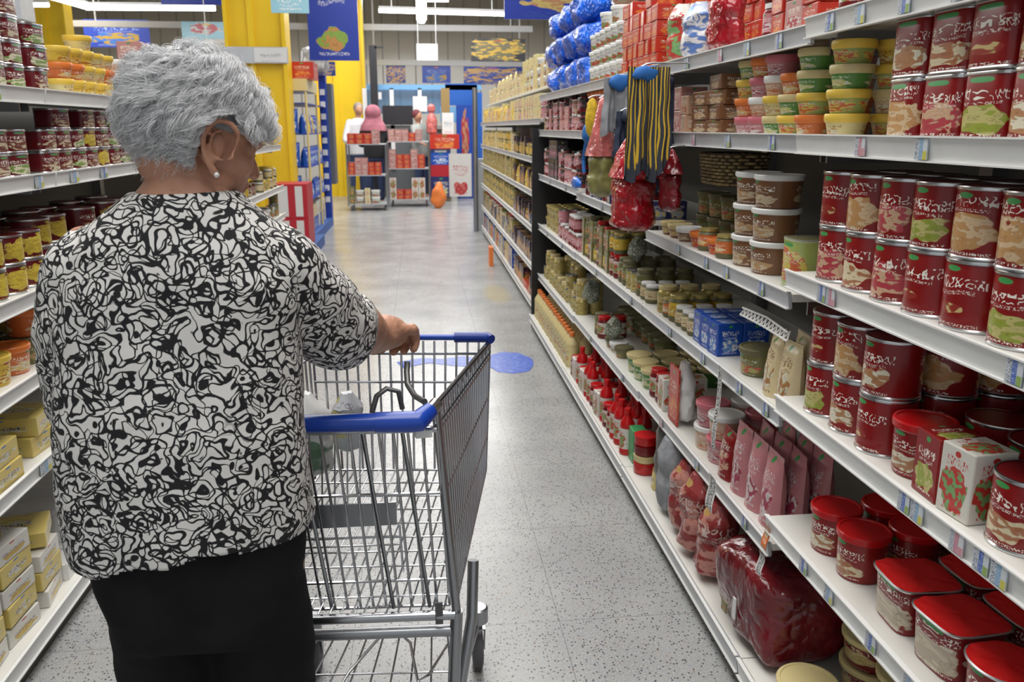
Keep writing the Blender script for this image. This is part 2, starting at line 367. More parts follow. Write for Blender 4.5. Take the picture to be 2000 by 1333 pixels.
# ---------------------------------------------------------------- package kinds
LM = label_mat
LM('p_mushroom', RED, (.75, .7, .55), (.45, .22, .1), seed=1)
LM('p_noodle', RED, (.55, .30, .12), (.68, .5, .3), seed=2, pv=.38, ph=.28, pw=.4, tv=.82)
LM('p_meat', RED, (.45, .05, .07), (.62, .4, .26), seed=3, pv=.36, ph=.27, pw=.38)
LM('p_vegetable', RED, (.30, .36, .05), (.52, .48, .18), seed=4, pv=.3)
LM('p_dumpling', RED, (.72, .62, .42), (.42, .17, .08), seed=5, pv=.3)
LM('p_plain', RED, (.3, .03, .02), (.6, .45, .2), seed=6, pw=.14, ph=.08)
LM('p_dark', DRED, (.55, .48, .33), (.18, .05, .04), seed=7)
LM('p_darkyellow', DRED, (.62, .48, .06), (.5, .36, .05), ink=(.7, .55, .1), badge=(.5, .4, .05), seed=8, pv=.5, pw=.4, ph=.34, tv=.72)
LM('p_darkgreen', DRED, (.2, .32, .08), (.65, .6, .45), seed=9)
LM('p_bucket', (.22, .012, .015), (.62, .55, .42), (.5, .42, .33), seed=10, pv=.36, pw=.42, ph=.3, tv=.8)
LM('p_maroon', MAR, (.62, .5, .24), (.5, .38, .16), ink=(.7, .62, .4), seed=11, pv=.45, pw=.42, ph=.26, tv=.8)
LM('p_cream', CREAM, (.45, .22, .08), (.7, .66, .5), ink=(.2, .08, .04), seed=12)
LM('p_yellow', (.72, .50, .06), (.8, .72, .3), (.5, .2, .03), ink=(.25, .05, .03), badge=(.5, .04, .03), seed=13)
LM('p_paleyellow', (.72, .62, .30), (.7, .66, .5), (.6, .3, .08), ink=(.3, .15, .05), seed=14)
LM('p_green', (.10, .26, .06), (.6, .6, .2), (.7, .7, .6), seed=15)
LM('p_orange', (.62, .16, .04), (.75, .5, .15), (.75, .7, .55), seed=16)
LM('p_pink', (.55, .22, .24), (.7, .6, .6), (.4, .06, .1), ink=(.75, .7, .7), seed=17)
LM('p_white', (.68, .67, .62), (.55, .08, .06), (.2, .35, .12), ink=(.1, .1, .25), seed=18)
LM('p_redwhite', (.66, .64, .58), (.55, .05, .04), (.2, .4, .15), ink=(.5, .03, .03), badge=(.5, .03, .02), seed=19, pv=.4, pw=.4, ph=.35, tv=.78)
LM('p_black', (.025, .018, .02), (.5, .25, .3), (.3, .1, .15), ink=(.6, .45, .5), badge=(.5, .4, .1), seed=20)
LM('p_blackorange', (.03, .022, .03), (.65, .22, .03), (.55, .4, .08), ink=(.65, .35, .3), badge=(.25, .05, .35), seed=21, pw=.4, ph=.3)
LM('p_olive', (.17, .16, .05), (.42, .38, .13), (.5, .1, .06), ink=(.6, .6, .5), seed=22)
LM('p_gold', (.42, .33, .10), (.6, .5, .2), (.25, .18, .05), ink=(.7, .65, .5), seed=23)
LM('p_blue', (.01, .07, .40), (.65, .68, .75), (.1, .25, .6), ink=(.8, .8, .85), seed=24)
LM('p_brown', (.20, .09, .04), (.5, .3, .15), (.6, .5, .35), seed=25)
LM('p_redorange', (.50, .03, .015), (.7, .25, .05), (.6, .08, .03), ink=(.8, .7, .5), badge=(.1, .3, .08), seed=26)
LM('p_navy', (.02, .03, .13), (.6, .5, .15), (.3, .4, .6), seed=27)
LM('p_garden', (.34, .42, .12), (.62, .5, .1), (.6, .14, .06), ink=(.7, .7, .6), seed=28, pw=.45, ph=.35, pv=.45)
LM('p_peach', (.62, .38, .26), (.7, .6, .45), (.6, .2, .1), seed=29)
LM('p_packyellow', (.66, .52, .16), (.7, .68, .6), (.62, .5, .1), ink=(.05, .07, .3), badge=(.05, .2, .5), seed=30, tv=.5, pv=.4, pw=.35)
LM('p_packwhite', (.68, .67, .62), (.66, .5, .1), (.6, .4, .1), ink=(.05, .06, .28), badge=(.5, .05, .04), seed=31, tv=.5)
LM('p_clearred', (.50, .24, .22), (.62, .55, .5), (.42, .05, .06), seed=32)

PRO = {}     # key -> (root object, radius along the shelf, depth radius, height, description, category, x squeeze)
STORE = []   # the first of each kind is used as a thing itself
def proto(key, name, desc, cat, build, ry, rx, h):
    PRO[key] = dict(name=name, desc=desc, cat=cat, build=build, ry=ry, rx=rx, h=h, root=None)
def make(key):
    p = PRO[key]
    if p['root'] is None: p['root'] = p['build'](p['name']); return p['root']
    return dup(p['root'])

def b_tin(lab, r, h, n=2.0, lid='steel', sx=1, sy=1, seg=40, rim='steel'):
    def f(name):
        o = MB().lathe([(r*.985, .0), (r, .004), (r, h-.006), (r*.985, h-.003)], lab, seg, n=n, sx=sx, sy=sy, cap=True).obj(name)
        k = MB(); k.lathe([(r*.97, h-.006), (r*1.025, h-.006), (r*1.035, h-.002), (r*1.02, h), (r*.95, h)], rim, seg, n=n, sx=sx, sy=sy, cap=False)
        kid(k.obj('rim'), o); k = MB()
        k.lathe([(r*1.02, .0), (r*1.03, .003), (r*1.0, .0055)], rim, seg, n=n, sx=sx, sy=sy, cap=False)
        kid(k.obj('rim'), o)
        l = MB().lathe([(r*.97, h-.001), (r*.93, h-.003), (r*.6, h-.004), (r*.55, h-.0025), (r*.1, h-.0025)], lid, seg, n=n, sx=sx, sy=sy).obj('lid')
        kid(l, o); return o
    return f
def b_tub(lab, lid, r, h, taper=.88, n=2.0, sx=1, sy=1, seg=36, lh=.014):
    def f(name):
        o = MB().lathe([(r*taper*.96, 0), (r*taper, .004), (r, h-lh)], lab, seg, n=n, sx=sx, sy=sy).obj(name)
        l = MB().lathe([(r*1.0, h-lh*1.3), (r*1.07, h-lh), (r*1.08, h-.003), (r*1.04, h), (r*.95, h), (r*.93, h-.0025), (r*.3, h-.002)], lid, seg, n=n, sx=sx, sy=sy).obj('lid')
        kid(l, o); return o
    return f
def b_jar(lab, lid, content, r, h, n=2.0, seg=32):
    def f(name):
        k = MB(); k.lathe([(r*.9, 0), (r, .006), (r, h*.2), (r*1.0, h*.22)], content, seg, n=n)
        k.lathe([(r*1.0, h*.72), (r, h*.74), (r*.85, h*.83), (r*.8, h*.86)], content, seg, n=n)
        k.lathe([(r*1.004, h*.22), (r*1.004, h*.72)], lab, seg, n=n, cap=False)
        o = k.obj(name)
        l = MB().lathe([(r*.86, h*.85), (r*.9, h*.86), (r*.9, h*.985), (r*.84, h), (r*.3, h*.99)], lid, seg, n=n).obj('lid')
        kid(l, o); return o
    return f
def b_box(lab, dx, dy, h, edge=None):
    def f(name):
        k = MB(); k.box((-dx/2, -dy/2, 0), (dx/2, dy/2, h), lab); o = k.obj(name, smooth=0)
        bv = o.modifiers.new('soft', 'BEVEL'); bv.width = .0025; bv.segments = 2
        return o
    return f
def b_pouch(lab, wd, h, th, seal='p_none', seed=0):
    def f(name):
        k = MB()
        def fn(side):
            def q(u, v):
                y = (u-.5)*wd*(1-.05*math.sin(PI*v)); t_ = th/2*(math.sin(PI*min(max(u, 0), 1))**.5)*(1-v**5)*(.55+.45*math.cos(min(1, v*1.05)*PI/2)**.4 if v < .99 else 0)
                wv = .004*noise.noise(Vector((u*5, v*6, seed+side)))
                if v > .93: t_ = .001; wv *= .5
                return (side*(t_+wv*(0 if u in (0, 1) else 1)), y, v*h)
            return q
        k.grid(lambda u, v: fn(-1)(u, v), 14, 16, lab); k.grid(lambda u, v: fn(1)(1-u, v), 14, 16, lab)
        o = k.obj(name, smooth=60); return o
    return f
def b_bottle(lab, cap_, body, r, h, seg=24):
    def f(name):
        k = MB(); k.lathe([(r*.92, 0), (r, .006), (r, h*.12), (r*.97, h*.14)], body, seg); k.lathe([(r*.97, h*.14), (r*.97, h*.58)], lab, seg, cap=False)
        k.lathe([(r*.97, h*.58), (r, h*.6), (r*.9, h*.7), (r*.45, h*.82), (r*.36, h*.86), (r*.36, h*.9)], body, seg)
        o = k.obj(name); kid(MB().lathe([(r*.42, h*.88), (r*.42, h*.99), (r*.38, h)], cap_, seg).obj('cap'), o); return o
    return f
def b_bucket(lab, lid, r, h, n=5, sx=1, sy=1):
    def f(name):
        seg = 40
        o = MB().lathe([(r*.86, 0), (r*.88, .005), (r*.97, h*.93), (r, h*.95)], lab, seg, n=n, sx=sx, sy=sy).obj(name)
        k = MB(); k.lathe([(r*1.0, h*.93), (r*1.07, h*.94), (r*1.08, h*.965), (r*1.03, h*.98)], 'steel', seg, n=n, sx=sx, sy=sy, cap=False); kid(k.obj('rim'), o)
        def wb(p, a, z): return p+Vector((0, 0, .004*noise.noise(Vector((p.x*60, p.y*60, r*9)))))
        l = MB().lathe([(r*1.03, h*.975), (r*.8, h*1.0), (r*.5, h*1.005), (r*.2, h*.995), (r*.03, h*1.0)], lid, seg, n=n, sx=sx, sy=sy, wob=wb).obj('film_lid'); kid(l, o)
        return o
    return f
_u = {'steel': 'steel'}
# red tins
for k_, d_ in [('mushroom', 'pale mushroom picture'), ('noodle', 'brown noodle picture'), ('meat', 'pink meat picture'), ('vegetable', 'green vegetable picture'), ('dumpling', 'cream dumpling picture'), ('plain', 'mostly lettering')]:
    proto('tin_'+k_, 'food_tin', 'red round tin, '+d_, 'tin', b_tin('p_'+k_, .0545, .115, lid='dark_red_lid'), .0555, .0555, .115)
    proto('rect_'+k_, 'square_tin', 'red squarish tin, '+d_, 'tin', b_tin('p_'+k_, .052, .1035, n=4.5, sx=.9), .054, .049, .1035)
proto('tin_darktop', 'food_tin', 'dark maroon tin', 'tin', b_tin('p_dark', .047, .105, lid='dark_red_lid'), .048, .048, .105)
for k_, l_, d_ in [('mushroom', 'red_lid', 'red tub with red lid'), ('dumpling', 'red_lid', 'red tub with cream picture'), ('noodle', 'dark_red_lid', 'red tub with dark lid')]:
    proto('redtub_'+k_, 'food_tub', d_, 'tub', b_tub('p_'+k_, l_, .052, .105, .93), .057, .057, .105)
proto('bucket_red', 'food_bucket', 'squarish bucket with red film lid', 'bucket', b_bucket('p_bucket', 'bright_red', .072, .118, 4.5), .078, .078, .12)
proto('bucket_dark', 'food_bucket', 'squarish bucket with dark red lid', 'bucket', b_bucket('p_bucket', 'dark_red_lid', .070, .118, 4), .076, .076, .12)
proto('bucket_round', 'food_bucket', 'round red bucket, red film lid', 'bucket', b_bucket('p_dumpling', 'bright_red', .066, .112, 2.2), .072, .072, .115)
for k_, l_, d_ in [('yellow', 'yellow_lid', 'yellow tub'), ('green', 'cream_lid', 'green tub with pale lid'), ('orange', 'orange_lid', 'orange tub'), ('garden', 'yellow_lid', 'green and yellow tub'),
                   ('peach', 'white_lid', 'peach tub with white lid'), ('pink', 'pink_lid', 'pink tub'), ('white', 'white_lid', 'white tub'), ('cream', 'cream_lid', 'cream tub'), ('brown', 'white_lid', 'brown tub with white lid'),
                   ('redorange', 'orange_lid', 'red-orange tub'), ('olive', 'olive_lid', 'olive tub'), ('gold', 'gold_lid', 'gold tub'), ('maroon', 'cream_lid', 'maroon and cream tub'), ('paleyellow', 'yellow_lid', 'pale yellow tub')]:
    proto('low_'+k_, 'small_tub', 'small '+d_, 'tub', b_tub('p_'+k_, l_, .042, .048, .84), .046, .046, .048)
    proto('tub_'+k_, 'food_tub', d_, 'tub', b_tub('p_'+k_, l_, .052, .078, .9), .057, .057, .078)
    proto('can_'+k_, 'small_can', k_.replace('paleyellow', 'pale yellow').replace('redorange', 'red-orange')+' tin', 'tin', b_tin('p_'+k_, .036, .085, seg=20), .037, .037, .085)
proto('bigtub', 'food_tub', 'large brown tub with white lid', 'tub', b_tub('p_brown', 'white_lid', .062, .088, .92, lh=.012), .068, .068, .088)
proto('bigmaroon', 'food_tub', 'large maroon and cream tub', 'tub', b_tub('p_maroon', 'cream_lid', .078, .085, .9, lh=.014), .085, .085, .085)
proto('jar_pickle', 'glass_jar', 'green pickle jar', 'jar', b_jar('p_olive', 'olive_lid', 'olive_lid', .038, .11), .039, .039, .11)
proto('jar_gold', 'glass_jar', 'golden jar with pale lid', 'jar', b_jar('p_gold', 'cream_lid', 'gold_lid', .038, .10), .039, .039, .10)
proto('jar_yellow', 'glass_jar', 'yellow labelled jar', 'jar', b_jar('p_yellow', 'gold_lid', 'olive_lid', .036, .095), .037, .037, .095)
proto('jar_black', 'glass_jar', 'black labelled jar', 'jar', b_jar('p_black', 'black_lid', 'dark_red_lid', .034, .10), .035, .035, .10)
proto('jar_pink', 'glass_jar', 'pink labelled jar', 'jar', b_jar('p_pink', 'white_lid', 'dark_red_lid', .034, .09), .035, .035, .09)
proto('jar_red', 'glass_jar', 'red labelled jar', 'jar', b_jar('p_redwhite', 'red_lid', 'dark_red_lid', .036, .11), .037, .037, .11)
proto('jar_small', 'glass_jar', 'small cream labelled jar', 'jar', b_jar('p_cream', 'white_lid', 'olive_lid', .032, .07), .033, .033, .07)
proto('jar_orange', 'glass_jar', 'small orange labelled jar', 'jar', b_jar('p_orange', 'gold_lid', 'olive_lid', .032, .07), .033, .033, .07)
proto('clear_box', 'storage_jar', 'clear jar with green label', 'jar', b_tin('p_garden', .05, .12, n=4, lid='olive_lid', rim='clear_film'), .055, .055, .12)
for k_, d_, dx, dy, hh in [('redwhite', 'red and white carton', .08, .075, .12), ('brown', 'brown flat carton', .12, .13, .042), ('redorange', 'red-orange carton', .12, .085, .055), ('black', 'black carton', .07, .06, .12), ('pink', 'pink carton', .08, .07, .07),
                           ('olive', 'olive carton', .07, .06, .10), ('gold', 'golden carton', .07, .055, .10), ('blue', 'blue carton', .08, .07, .10), ('blackorange', 'black and orange carton', .08, .05, .15), ('peach', 'peach carton', .07, .06, .06),
                           ('cream', 'cream carton', .07, .06, .09), ('clearred', 'clear red pack', .09, .085, .075), ('paleyellow', 'pale yellow carton', .08, .065, .09), ('navy', 'dark blue carton', .07, .06, .07), ('white', 'white carton', .08, .07, .1)]:
    proto('box_'+k_, {'blackorange': 'tall_carton', 'brown': 'flat_carton', 'redorange': 'fruit_box', 'peach': 'small_carton', 'pink': 'small_carton', 'clearred': 'clear_pack', 'gold': 'noodle_box', 'paleyellow': 'biscuit_box', 'black': 'tea_box', 'navy': 'tea_box'}.get(k_, 'food_carton'), d_, 'carton', b_box('p_'+k_, dx, dy, hh), dy/2, dx/2, hh)
proto('box_red', 'food_carton', 'red carton with green picture', 'carton', b_box('p_vegetable', .08, .075, .115), .0375, .04, .115)
for k_, d_, wd, hh, th in [('cream', 'cream pouch', .085, .16, .06), ('maroon', 'maroon pouch', .09, .15, .06), ('pink', 'tall pink pouch', .10, .2, .06), ('redwhite', 'red and white pouch', .09, .15, .05), ('gold', 'golden pouch', .09, .14, .06),
                           ('yellow', 'yellow pouch', .10, .16, .06), ('blue', 'blue pouch', .12, .17, .07), ('packyellow', 'yellow packet', .14, .15, .06), ('paleyellow', 'pale yellow pouch', .08, .12, .05), ('meat', 'red pouch', .1, .15, .06), ('clearred', 'see-through red pouch', .10, .17, .06)]:
    proto('pouch_'+k_, 'food_pouch', d_, 'pouch', b_pouch('p_'+k_, wd, hh, th, seed=len(k_)), wd/2, th/2, hh)
proto('bottle_red', 'sauce_bottle', 'red sauce bottle', 'bottle', b_bottle('p_redwhite', 'red_lid', 'red_lid', .032, .2), .033, .033, .2)
proto('bottle_cream', 'sauce_bottle', 'cream bottle with orange cap', 'bottle', b_bottle('p_paleyellow', 'orange_lid', 'cream_lid', .038, .2), .039, .039, .2)
proto('bottle_green', 'sauce_bottle', 'green bottle', 'bottle', b_bottle('p_green', 'green_lid', 'green_lid', .034, .18), .035, .035, .18)
for k_, d_ in [('dark', 'maroon flat tin'), ('darkgreen', 'maroon flat tin, green print'), ('darkyellow', 'maroon flat tin, yellow print')]:
    proto('flat_'+k_, 'flat_tin', d_, 'tin', b_tin('p_'+k_, .047, .062, n=3.6, sx=.8, sy=1.1), .052, .04, .062)
    proto('round_'+k_, 'food_tin', d_.replace('flat', 'round'), 'tin', b_tin('p_'+k_, .058, .085, lid='dark_red_lid'), .06, .06, .085)
proto('flat_pack', 'food_packet', 'yellow and white packet', 'packet', b_box('p_packyellow', .2, .15, .055), .077, .1, .055)
proto('flat_packw', 'food_packet', 'white and yellow packet', 'packet', b_box('p_packwhite', .2, .15, .05), .077, .1, .05)

ORD = ['', 'first', 'second', 'third', 'fourth', 'fifth', 'sixth', 'seventh', 'eighth', 'ninth', 'tenth', 'eleventh', 'twelfth', 'thirteenth', 'fourteenth', 'fifteenth', 'sixteenth', 'seventeenth', 'eighteenth', 'nineteenth', 'twentieth']
def ordn(n):
    if n <= 20: return ORD[n]
    tens = {2: 'twenty', 3: 'thirty', 4: 'forty', 5: 'fifty', 6: 'sixty', 7: 'seventy', 8: 'eighty', 9: 'ninety'}[n//10]
    return tens+('-'+ORD[n % 10] if n % 10 else 'th') if n % 10 else tens[:-1]+'ieth'
LAYW = ['bottom layer', 'second layer', 'third layer', 'fourth layer', 'fifth layer', 'sixth layer']
DEPW = ['front row', 'second row', 'third row', 'fourth row', 'fifth row']
COUNT = {}
def put(key, x, y, z, rz, label, group, s=1.0, sz=1.0):
    o = make(key); o.location = (x, y, z); o.rotation_euler = (0, 0, rz); o.scale = (s, s, s*sz)
    tag(o, label, PRO[key]['cat'], group); return o
def fill(shelf, bay, z, xf, sd, y0, y1, keys, layers=1, depth=1, gap=.004, grp='', s=1.0, jit=.004, skip=0.0, lay_var=0, zt=9, xb=None, back_layers=None, rowgap=.004):
    """stock a stretch of shelf column by column; front faces towards the aisle (-sd x)"""
    y = y0; ck = (shelf, bay)
    while True:
        key = keys[R.randrange(len(keys))]; p = PRO[key]
        if y+p['ry']*2*s > y1: break
        COUNT[ck] = COUNT.get(ck, 0)+1; cn = COUNT[ck]
        x = xf+sd*(p['rx']*s+.004)
        for dpt in range(depth):
            if xb is not None and sd*(x+sd*p['rx']*s-xb) > 0: break
            nl = layers if (dpt == 0 or back_layers is None) else back_layers
            if lay_var: nl = max(1, nl-R.randrange(lay_var+1))
            zz = z+.0008; kk = key
            for ly in range(nl):
                if zz+PRO[kk]['h']*s > zt: break
                pk = PRO[kk]
                rz = (PI/2 if sd > 0 else -PI/2) if False else (0 if sd > 0 else PI)
                lab = '%s, %s, %s, %s along %s %s' % (pk['desc'], LAYW[ly] if nl > 1 or layers > 1 else '', DEPW[dpt] if depth > 1 else '', ordn(cn), bay, shelf)
                lab = lab.replace(', , ', ', ').replace(', , ', ', ')
                put(kk, x+R.uniform(0, jit)*sd, y+p['ry']*s+R.uniform(-jit, jit)*.4, zz, rz+R.uniform(-.12, .12), lab, grp, s)
                zz += pk['h']*s+.0008
                if kk[:3] in ('low',) and False: pass
                same = [k2 for k2 in keys if abs(PRO[k2]['rx']-pk['rx']) < .004 and k2.split('_')[0] == kk.split('_')[0]]
                kk = same[R.randrange(len(same))]
            x += sd*(p['rx']*2*s+rowgap)
        y += p['ry']*2*s+gap
# orientation: the label front (u=.5) must face the aisle. lathe u=.5 sits at angle 0 (+x) and PI (-x) because the print repeats twice.

RS = ['bottom right shelf', 'shin-high right shelf', 'knee-high right shelf', 'waist-high right shelf', 'chest-high right shelf', 'top right shelf']
RN = lambda i: RS[i]
def rfill(i, bay, y0, y1, keys, layers=1, depth=1, off=.012, **k):
    xf = {'near': .835}.get(bay, XF)
    if i == 0: xf = .79
    fill(RS[i], bay, RZ[bay][i], xf+off, 1, y0, y1, keys, layers, depth, grp='goods on the %s, %s bay' % (RS[i], bay), zt=RZ[bay][i+1]-.021 if i < 5 else 9, xb=XB-.05, **k)
REDT = ['tin_mushroom', 'tin_noodle', 'tin_meat', 'tin_vegetable', 'tin_dumpling', 'tin_plain']
RECT = ['rect_mushroom', 'rect_noodle', 'rect_meat', 'rect_plain', 'rect_dumpling', 'rect_vegetable']
MIXC = ['low_yellow', 'low_green', 'low_orange', 'low_garden', 'low_peach', 'low_paleyellow', 'low_pink']
# chest-high shelf
rfill(4, 'near', .98, 1.60, RECT, 2)
rfill(4, 'near', 1.605, 1.70, ['tin_darktop'], 1)
rfill(4, 'near', 1.60, 1.83, ['low_yellow', 'low_orange', 'low_cream', 'low_garden'], 4, 1, off=.11)
rfill(4, 'near', 1.705, 1.81, MIXC, 4)
rfill(4, 'second', 1.89, 2.42, MIXC, 4, 2, lay_var=1)
rfill(4, 'second', 2.43, 2.75, ['box_brown'], 4, 1, lay_var=1)
rfill(4, 'second', 2.76, 3.10, ['box_peach', 'box_clearred'], 2, 1)
rfill(4, 'third', 3.14, 3.9, ['box_peach', 'box_clearred', 'box_pink'], 2, 1)
rfill(4, 'third', 3.9, 4.5, ['low_redorange'], 4, 1, lay_var=1)
rfill(4, 'fourth', 4.6, 5.98, ['jar_pink', 'can_brown', 'box_pink', 'can_pink', 'jar_black'], 2, 1)
# top shelf
rfill(5, 'near', .98, 1.83, ['jar_red', 'box_redwhite', 'jar_pink', 'pouch_redwhite'], 1, 1)
rfill(5, 'second', 1.86, 2.25, ['box_redorange', 'box_clearred', 'box_redwhite', 'jar_pink', 'low_yellow'], 2, 1)
rfill(5, 'second', 2.62, 3.1, ['box_redorange'], 5, 1, off=.19, lay_var=1)
rfill(5, 'third', 3.15, 3.7, ['box_redorange'], 5, 2, lay_var=1)
rfill(5, 'third', 3.75, 4.5, ['tub_white'], 4, 1, lay_var=1)
# waist-high shelf
rfill(3, 'near', .98, 1.80, REDT, 2, 2, lay_var=0)
rfill(3, 'second', 1.87, 2.0, ['clear_box'], 1, 1)
rfill(3, 'second', 2.02, 2.07, ['low_brown'], 1, 1)
rfill(3, 'second', 2.08, 2.38, ['bigtub'], 3, 1, s=.97)
rfill(3, 'second', 2.38, 2.75, ['jar_small', 'jar_orange', 'low_redorange', 'low_brown'], 1, 1)
rfill(3, 'second', 2.40, 3.0, ['tub_olive'], 2, 1, off=.12)
rfill(3, 'second', 2.76, 3.1, ['low_brown', 'jar_red', 'low_maroon'], 1, 1)
rfill(3, 'third', 3.14, 4.5, ['jar_black', 'jar_pink', 'box_navy', 'can_brown'], 1, 2)
rfill(3, 'fourth', 4.6, 5.98, ['jar_black', 'can_pink', 'box_black', 'jar_pink'], 2, 1)
# knee-high shelf
rfill(2, 'near', .92, 1.155, ['tin_mushroom', 'tin_dumpling', 'redtub_mushroom'], 1, 4, off=.016)
rfill(2, 'near', 1.155, 1.315, ['box_red', 'box_redwhite'], 1, 1); rfill(2, 'near', 1.16, 1.43, ['tin_mushroom', 'tin_plain'], 1, 3, off=.13)
rfill(2, 'near', 1.312, 1.435, ['redtub_mushroom'], 1, 1)
rfill(2, 'near', 1.436, 1.835, REDT, 2, 3, back_layers=2)
rfill(2, 'second', 1.86, 2.12, ['pouch_cream', 'pouch_gold'], 1, 3)
rfill(2, 'second', 2.12, 2.32, ['low_olive', 'low_gold', 'tub_olive'], 1, 3)
rfill(2, 'second', 2.36, 2.58, ['box_blue', 'box_blue'], 1, 2)
rfill(2, 'second', 2.6, 3.1, ['jar_yellow', 'jar_small', 'jar_orange', 'jar_gold'], 1, 3)
rfill(2, 'third', 3.14, 3.7, ['jar_small', 'jar_yellow', 'can_gold', 'jar_pickle'], 1, 3)
rfill(2, 'third', 3.7, 4.5, ['jar_pickle', 'jar_yellow', 'box_olive', 'jar_red'], 2, 2)
rfill(2, 'fourth', 4.58, 5.4, ['can_pink', 'jar_pink'], 2, 2, lay_var=1); rfill(2, 'fourth', 5.4, 5.98, ['tub_gold'], 2, 2)
# shin-high shelf
rfill(1, 'near', .9, 1.49, ['bucket_red', 'bucket_red', 'bucket_dark', 'bucket_round'], 1, 3, off=.02, gap=.003, s=.86)
rfill(1, 'near', 1.49, 1.83, ['redtub_mushroom', 'redtub_dumpling', 'redtub_noodle'], 1, 3, off=.02)
rfill(1, 'second', 1.9, 2.32, ['pouch_pink', 'pouch_clearred', 'pouch_pink', 'pouch_meat'], 1, 3)
rfill(1, 'second', 2.33, 2.64, ['tub_pink', 'tub_peach'], 2, 2)
rfill(1, 'second', 2.86, 3.1, ['box_redwhite', 'jar_red'], 1, 2)
rfill(1, 'third', 3.14, 3.6, ['tub_olive', 'tub_green'], 1, 3); rfill(1, 'third', 3.62, 3.98, ['low_olive', 'low_redorange', 'low_white'], 1, 1)
rfill(1, 'third', 4.0, 4.2, ['jar_pickle', 'jar_red', 'can_gold'], 1, 2); rfill(1, 'third', 3.62, 4.5, ['tub_olive', 'jar_pickle'], 1, 1, off=.2)
rfill(1, 'fourth', 4.6, 5.98, ['jar_gold', 'can_gold', 'jar_gold', 'low_gold'], 2, 2, lay_var=1)
# bottom shelf
rfill(0, 'near', 1.3, 1.56, ['low_maroon', 'tub_cream'], 1, 1, off=.02, s=1.25)
rfill(0, 'near', 1.30, 1.83, ['bigmaroon'], 2, 1, off=.19, s=.9)
rfill(0, 'second', 2.36, 2.56, ['bigmaroon', 'tub_maroon'], 2, 1, off=.30)
rfill(0, 'second', 2.95, 3.1, ['tub_redorange'], 1, 2, off=.14)
rfill(0, 'near', 1.57, 1.80, ['bigmaroon'], 1, 1, off=.01, s=.85)
rfill(0, 'third', 3.23, 3.34, ['bottle_green', 'bottle_red'], 1, 2); rfill(0, 'third', 3.35, 4.5, ['bottle_red', 'box_redwhite', 'bottle_red', 'jar_red'], 1, 3)
rfill(0, 'fourth', 4.58, 5.98, ['bottle_cream', 'bottle_cream', 'pouch_paleyellow'], 1, 2)

# end panel and the far run of shelving
o = MB(); o.box((.80, -.012, 0), (1.36, .012, 1.42), 'black_plastic'); o = o.obj('black_panel', smooth=0); o.location = (0, 6.045, 0)
tag(o, 'black panel closing the far end of the fourth shelving bay', 'panel')
FB = {'fifth': (6.1, 8.0), 'sixth': (8.0, 9.9), 'seventh': (9.9, 11.8)}
FZ = [.1, .38, .68, .95, 1.20, 1.48]
for k_, (a_, b_) in FB.items():
    gondola('shelving_unit', '%s shelving bay on the right, crowded with yellow and black goods' % k_, .86, XB, a_, b_, FZ[1:], .1, 1.7, 'rail_grey', group='far right shelving')
def ffill(i, bay, y0, y1, keys, layers=1, depth=1, **k):
    names = ['bottom shelf', 'second shelf up', 'third shelf up', 'fourth shelf up', 'fifth shelf up', 'top shelf']
    fill(names[i], bay+' bay', FZ[i], .87, 1, y0, y1, keys, layers, depth, grp='goods on the %s, far right %s bay' % (names[i], bay), zt=FZ[i+1]-.021 if i < 5 else 1.698, xb=XB-.05, **k)
for bay, (a_, b_) in FB.items():
    dark = bay == 'fifth'
    for i in range(6):
        if i == 5: ks, ly = (['pouch_paleyellow', 'box_paleyellow', 'box_peach', 'can_cream', 'pouch_yellow'], 2) if not dark else (['box_paleyellow', 'can_pink', 'box_cream', 'can_cream'], 2)
        elif i == 4: ks, ly = (['box_paleyellow', 'pouch_yellow', 'jar_yellow', 'can_cream'], 2) if not dark else (['box_blackorange', 'box_gold', 'jar_yellow'], 1)
        elif i == 3: ks, ly = (['box_gold', 'jar_gold', 'can_gold'], 2) if not dark else (['box_blackorange', 'box_black', 'pouch_yellow'], 1)
        elif i == 2: ks, ly = (['can_gold', 'box_gold', 'jar_yellow'], 2) if not dark else (['box_blackorange', 'box_navy', 'jar_orange', 'box_black'], 1)
        elif i == 1: ks, ly = (['box_navy', 'can_cream', 'jar_red', 'box_gold'], 2) if not dark else (['box_blackorange', 'box_blackorange', 'box_navy'], 1)
        else: ks, ly = (['box_cream', 'box_blue', 'can_redorange', 'can_gold'], 2) if not dark else (['box_blackorange', 'box_redorange', 'box_blackorange'], 1)
        if dark and i < 4:
            ffill(i, bay, a_+.04, b_-.04, ks, 1, 1)
        else: ffill(i, bay, a_+.04, b_-.04, ks, ly, 1)

# ---------------------------------------------------------------- left gondola
LXF, LXB = -1.05, -1.55
LBAYS = {'near': (1.2, 2.62), 'second': (2.62, 4.3), 'third': (4.3, 6.0), 'fourth': (6.0, 6.8)}
LZ = [.10, .53, .77, .985, 1.29, 1.52]
for (k_, (a_, b_)), dsc in zip(LBAYS.items(), ['left shelving bay beside the woman, nearest the camera', 'left shelving bay with stacked maroon tins, behind the woman', 'third left shelving bay, hidden behind the woman', 'last left shelving bay, seen right of the woman\'s head']):
    gondola('shelving_unit', dsc, LXF, LXB, a_, b_, LZ[1:], .10, 1.62, group='left aisle shelving',
            tags=(T(4, [2.2, 2.32], ('tag_yellow', 'tag_blue'), .05)+T(0, [2.3], ('tag_yellow',), .07)+T(3, [2.5], ('tag_yellow',), .05)) if k_ == 'near' else T(3, [2.75, 3.0], ('tag_yellow', 'tag_blue'), .06))
LS = ['bottom left shelf', 'shin-high left shelf', 'knee-high left shelf', 'waist-high left shelf', 'chest-high left shelf', 'top left shelf']
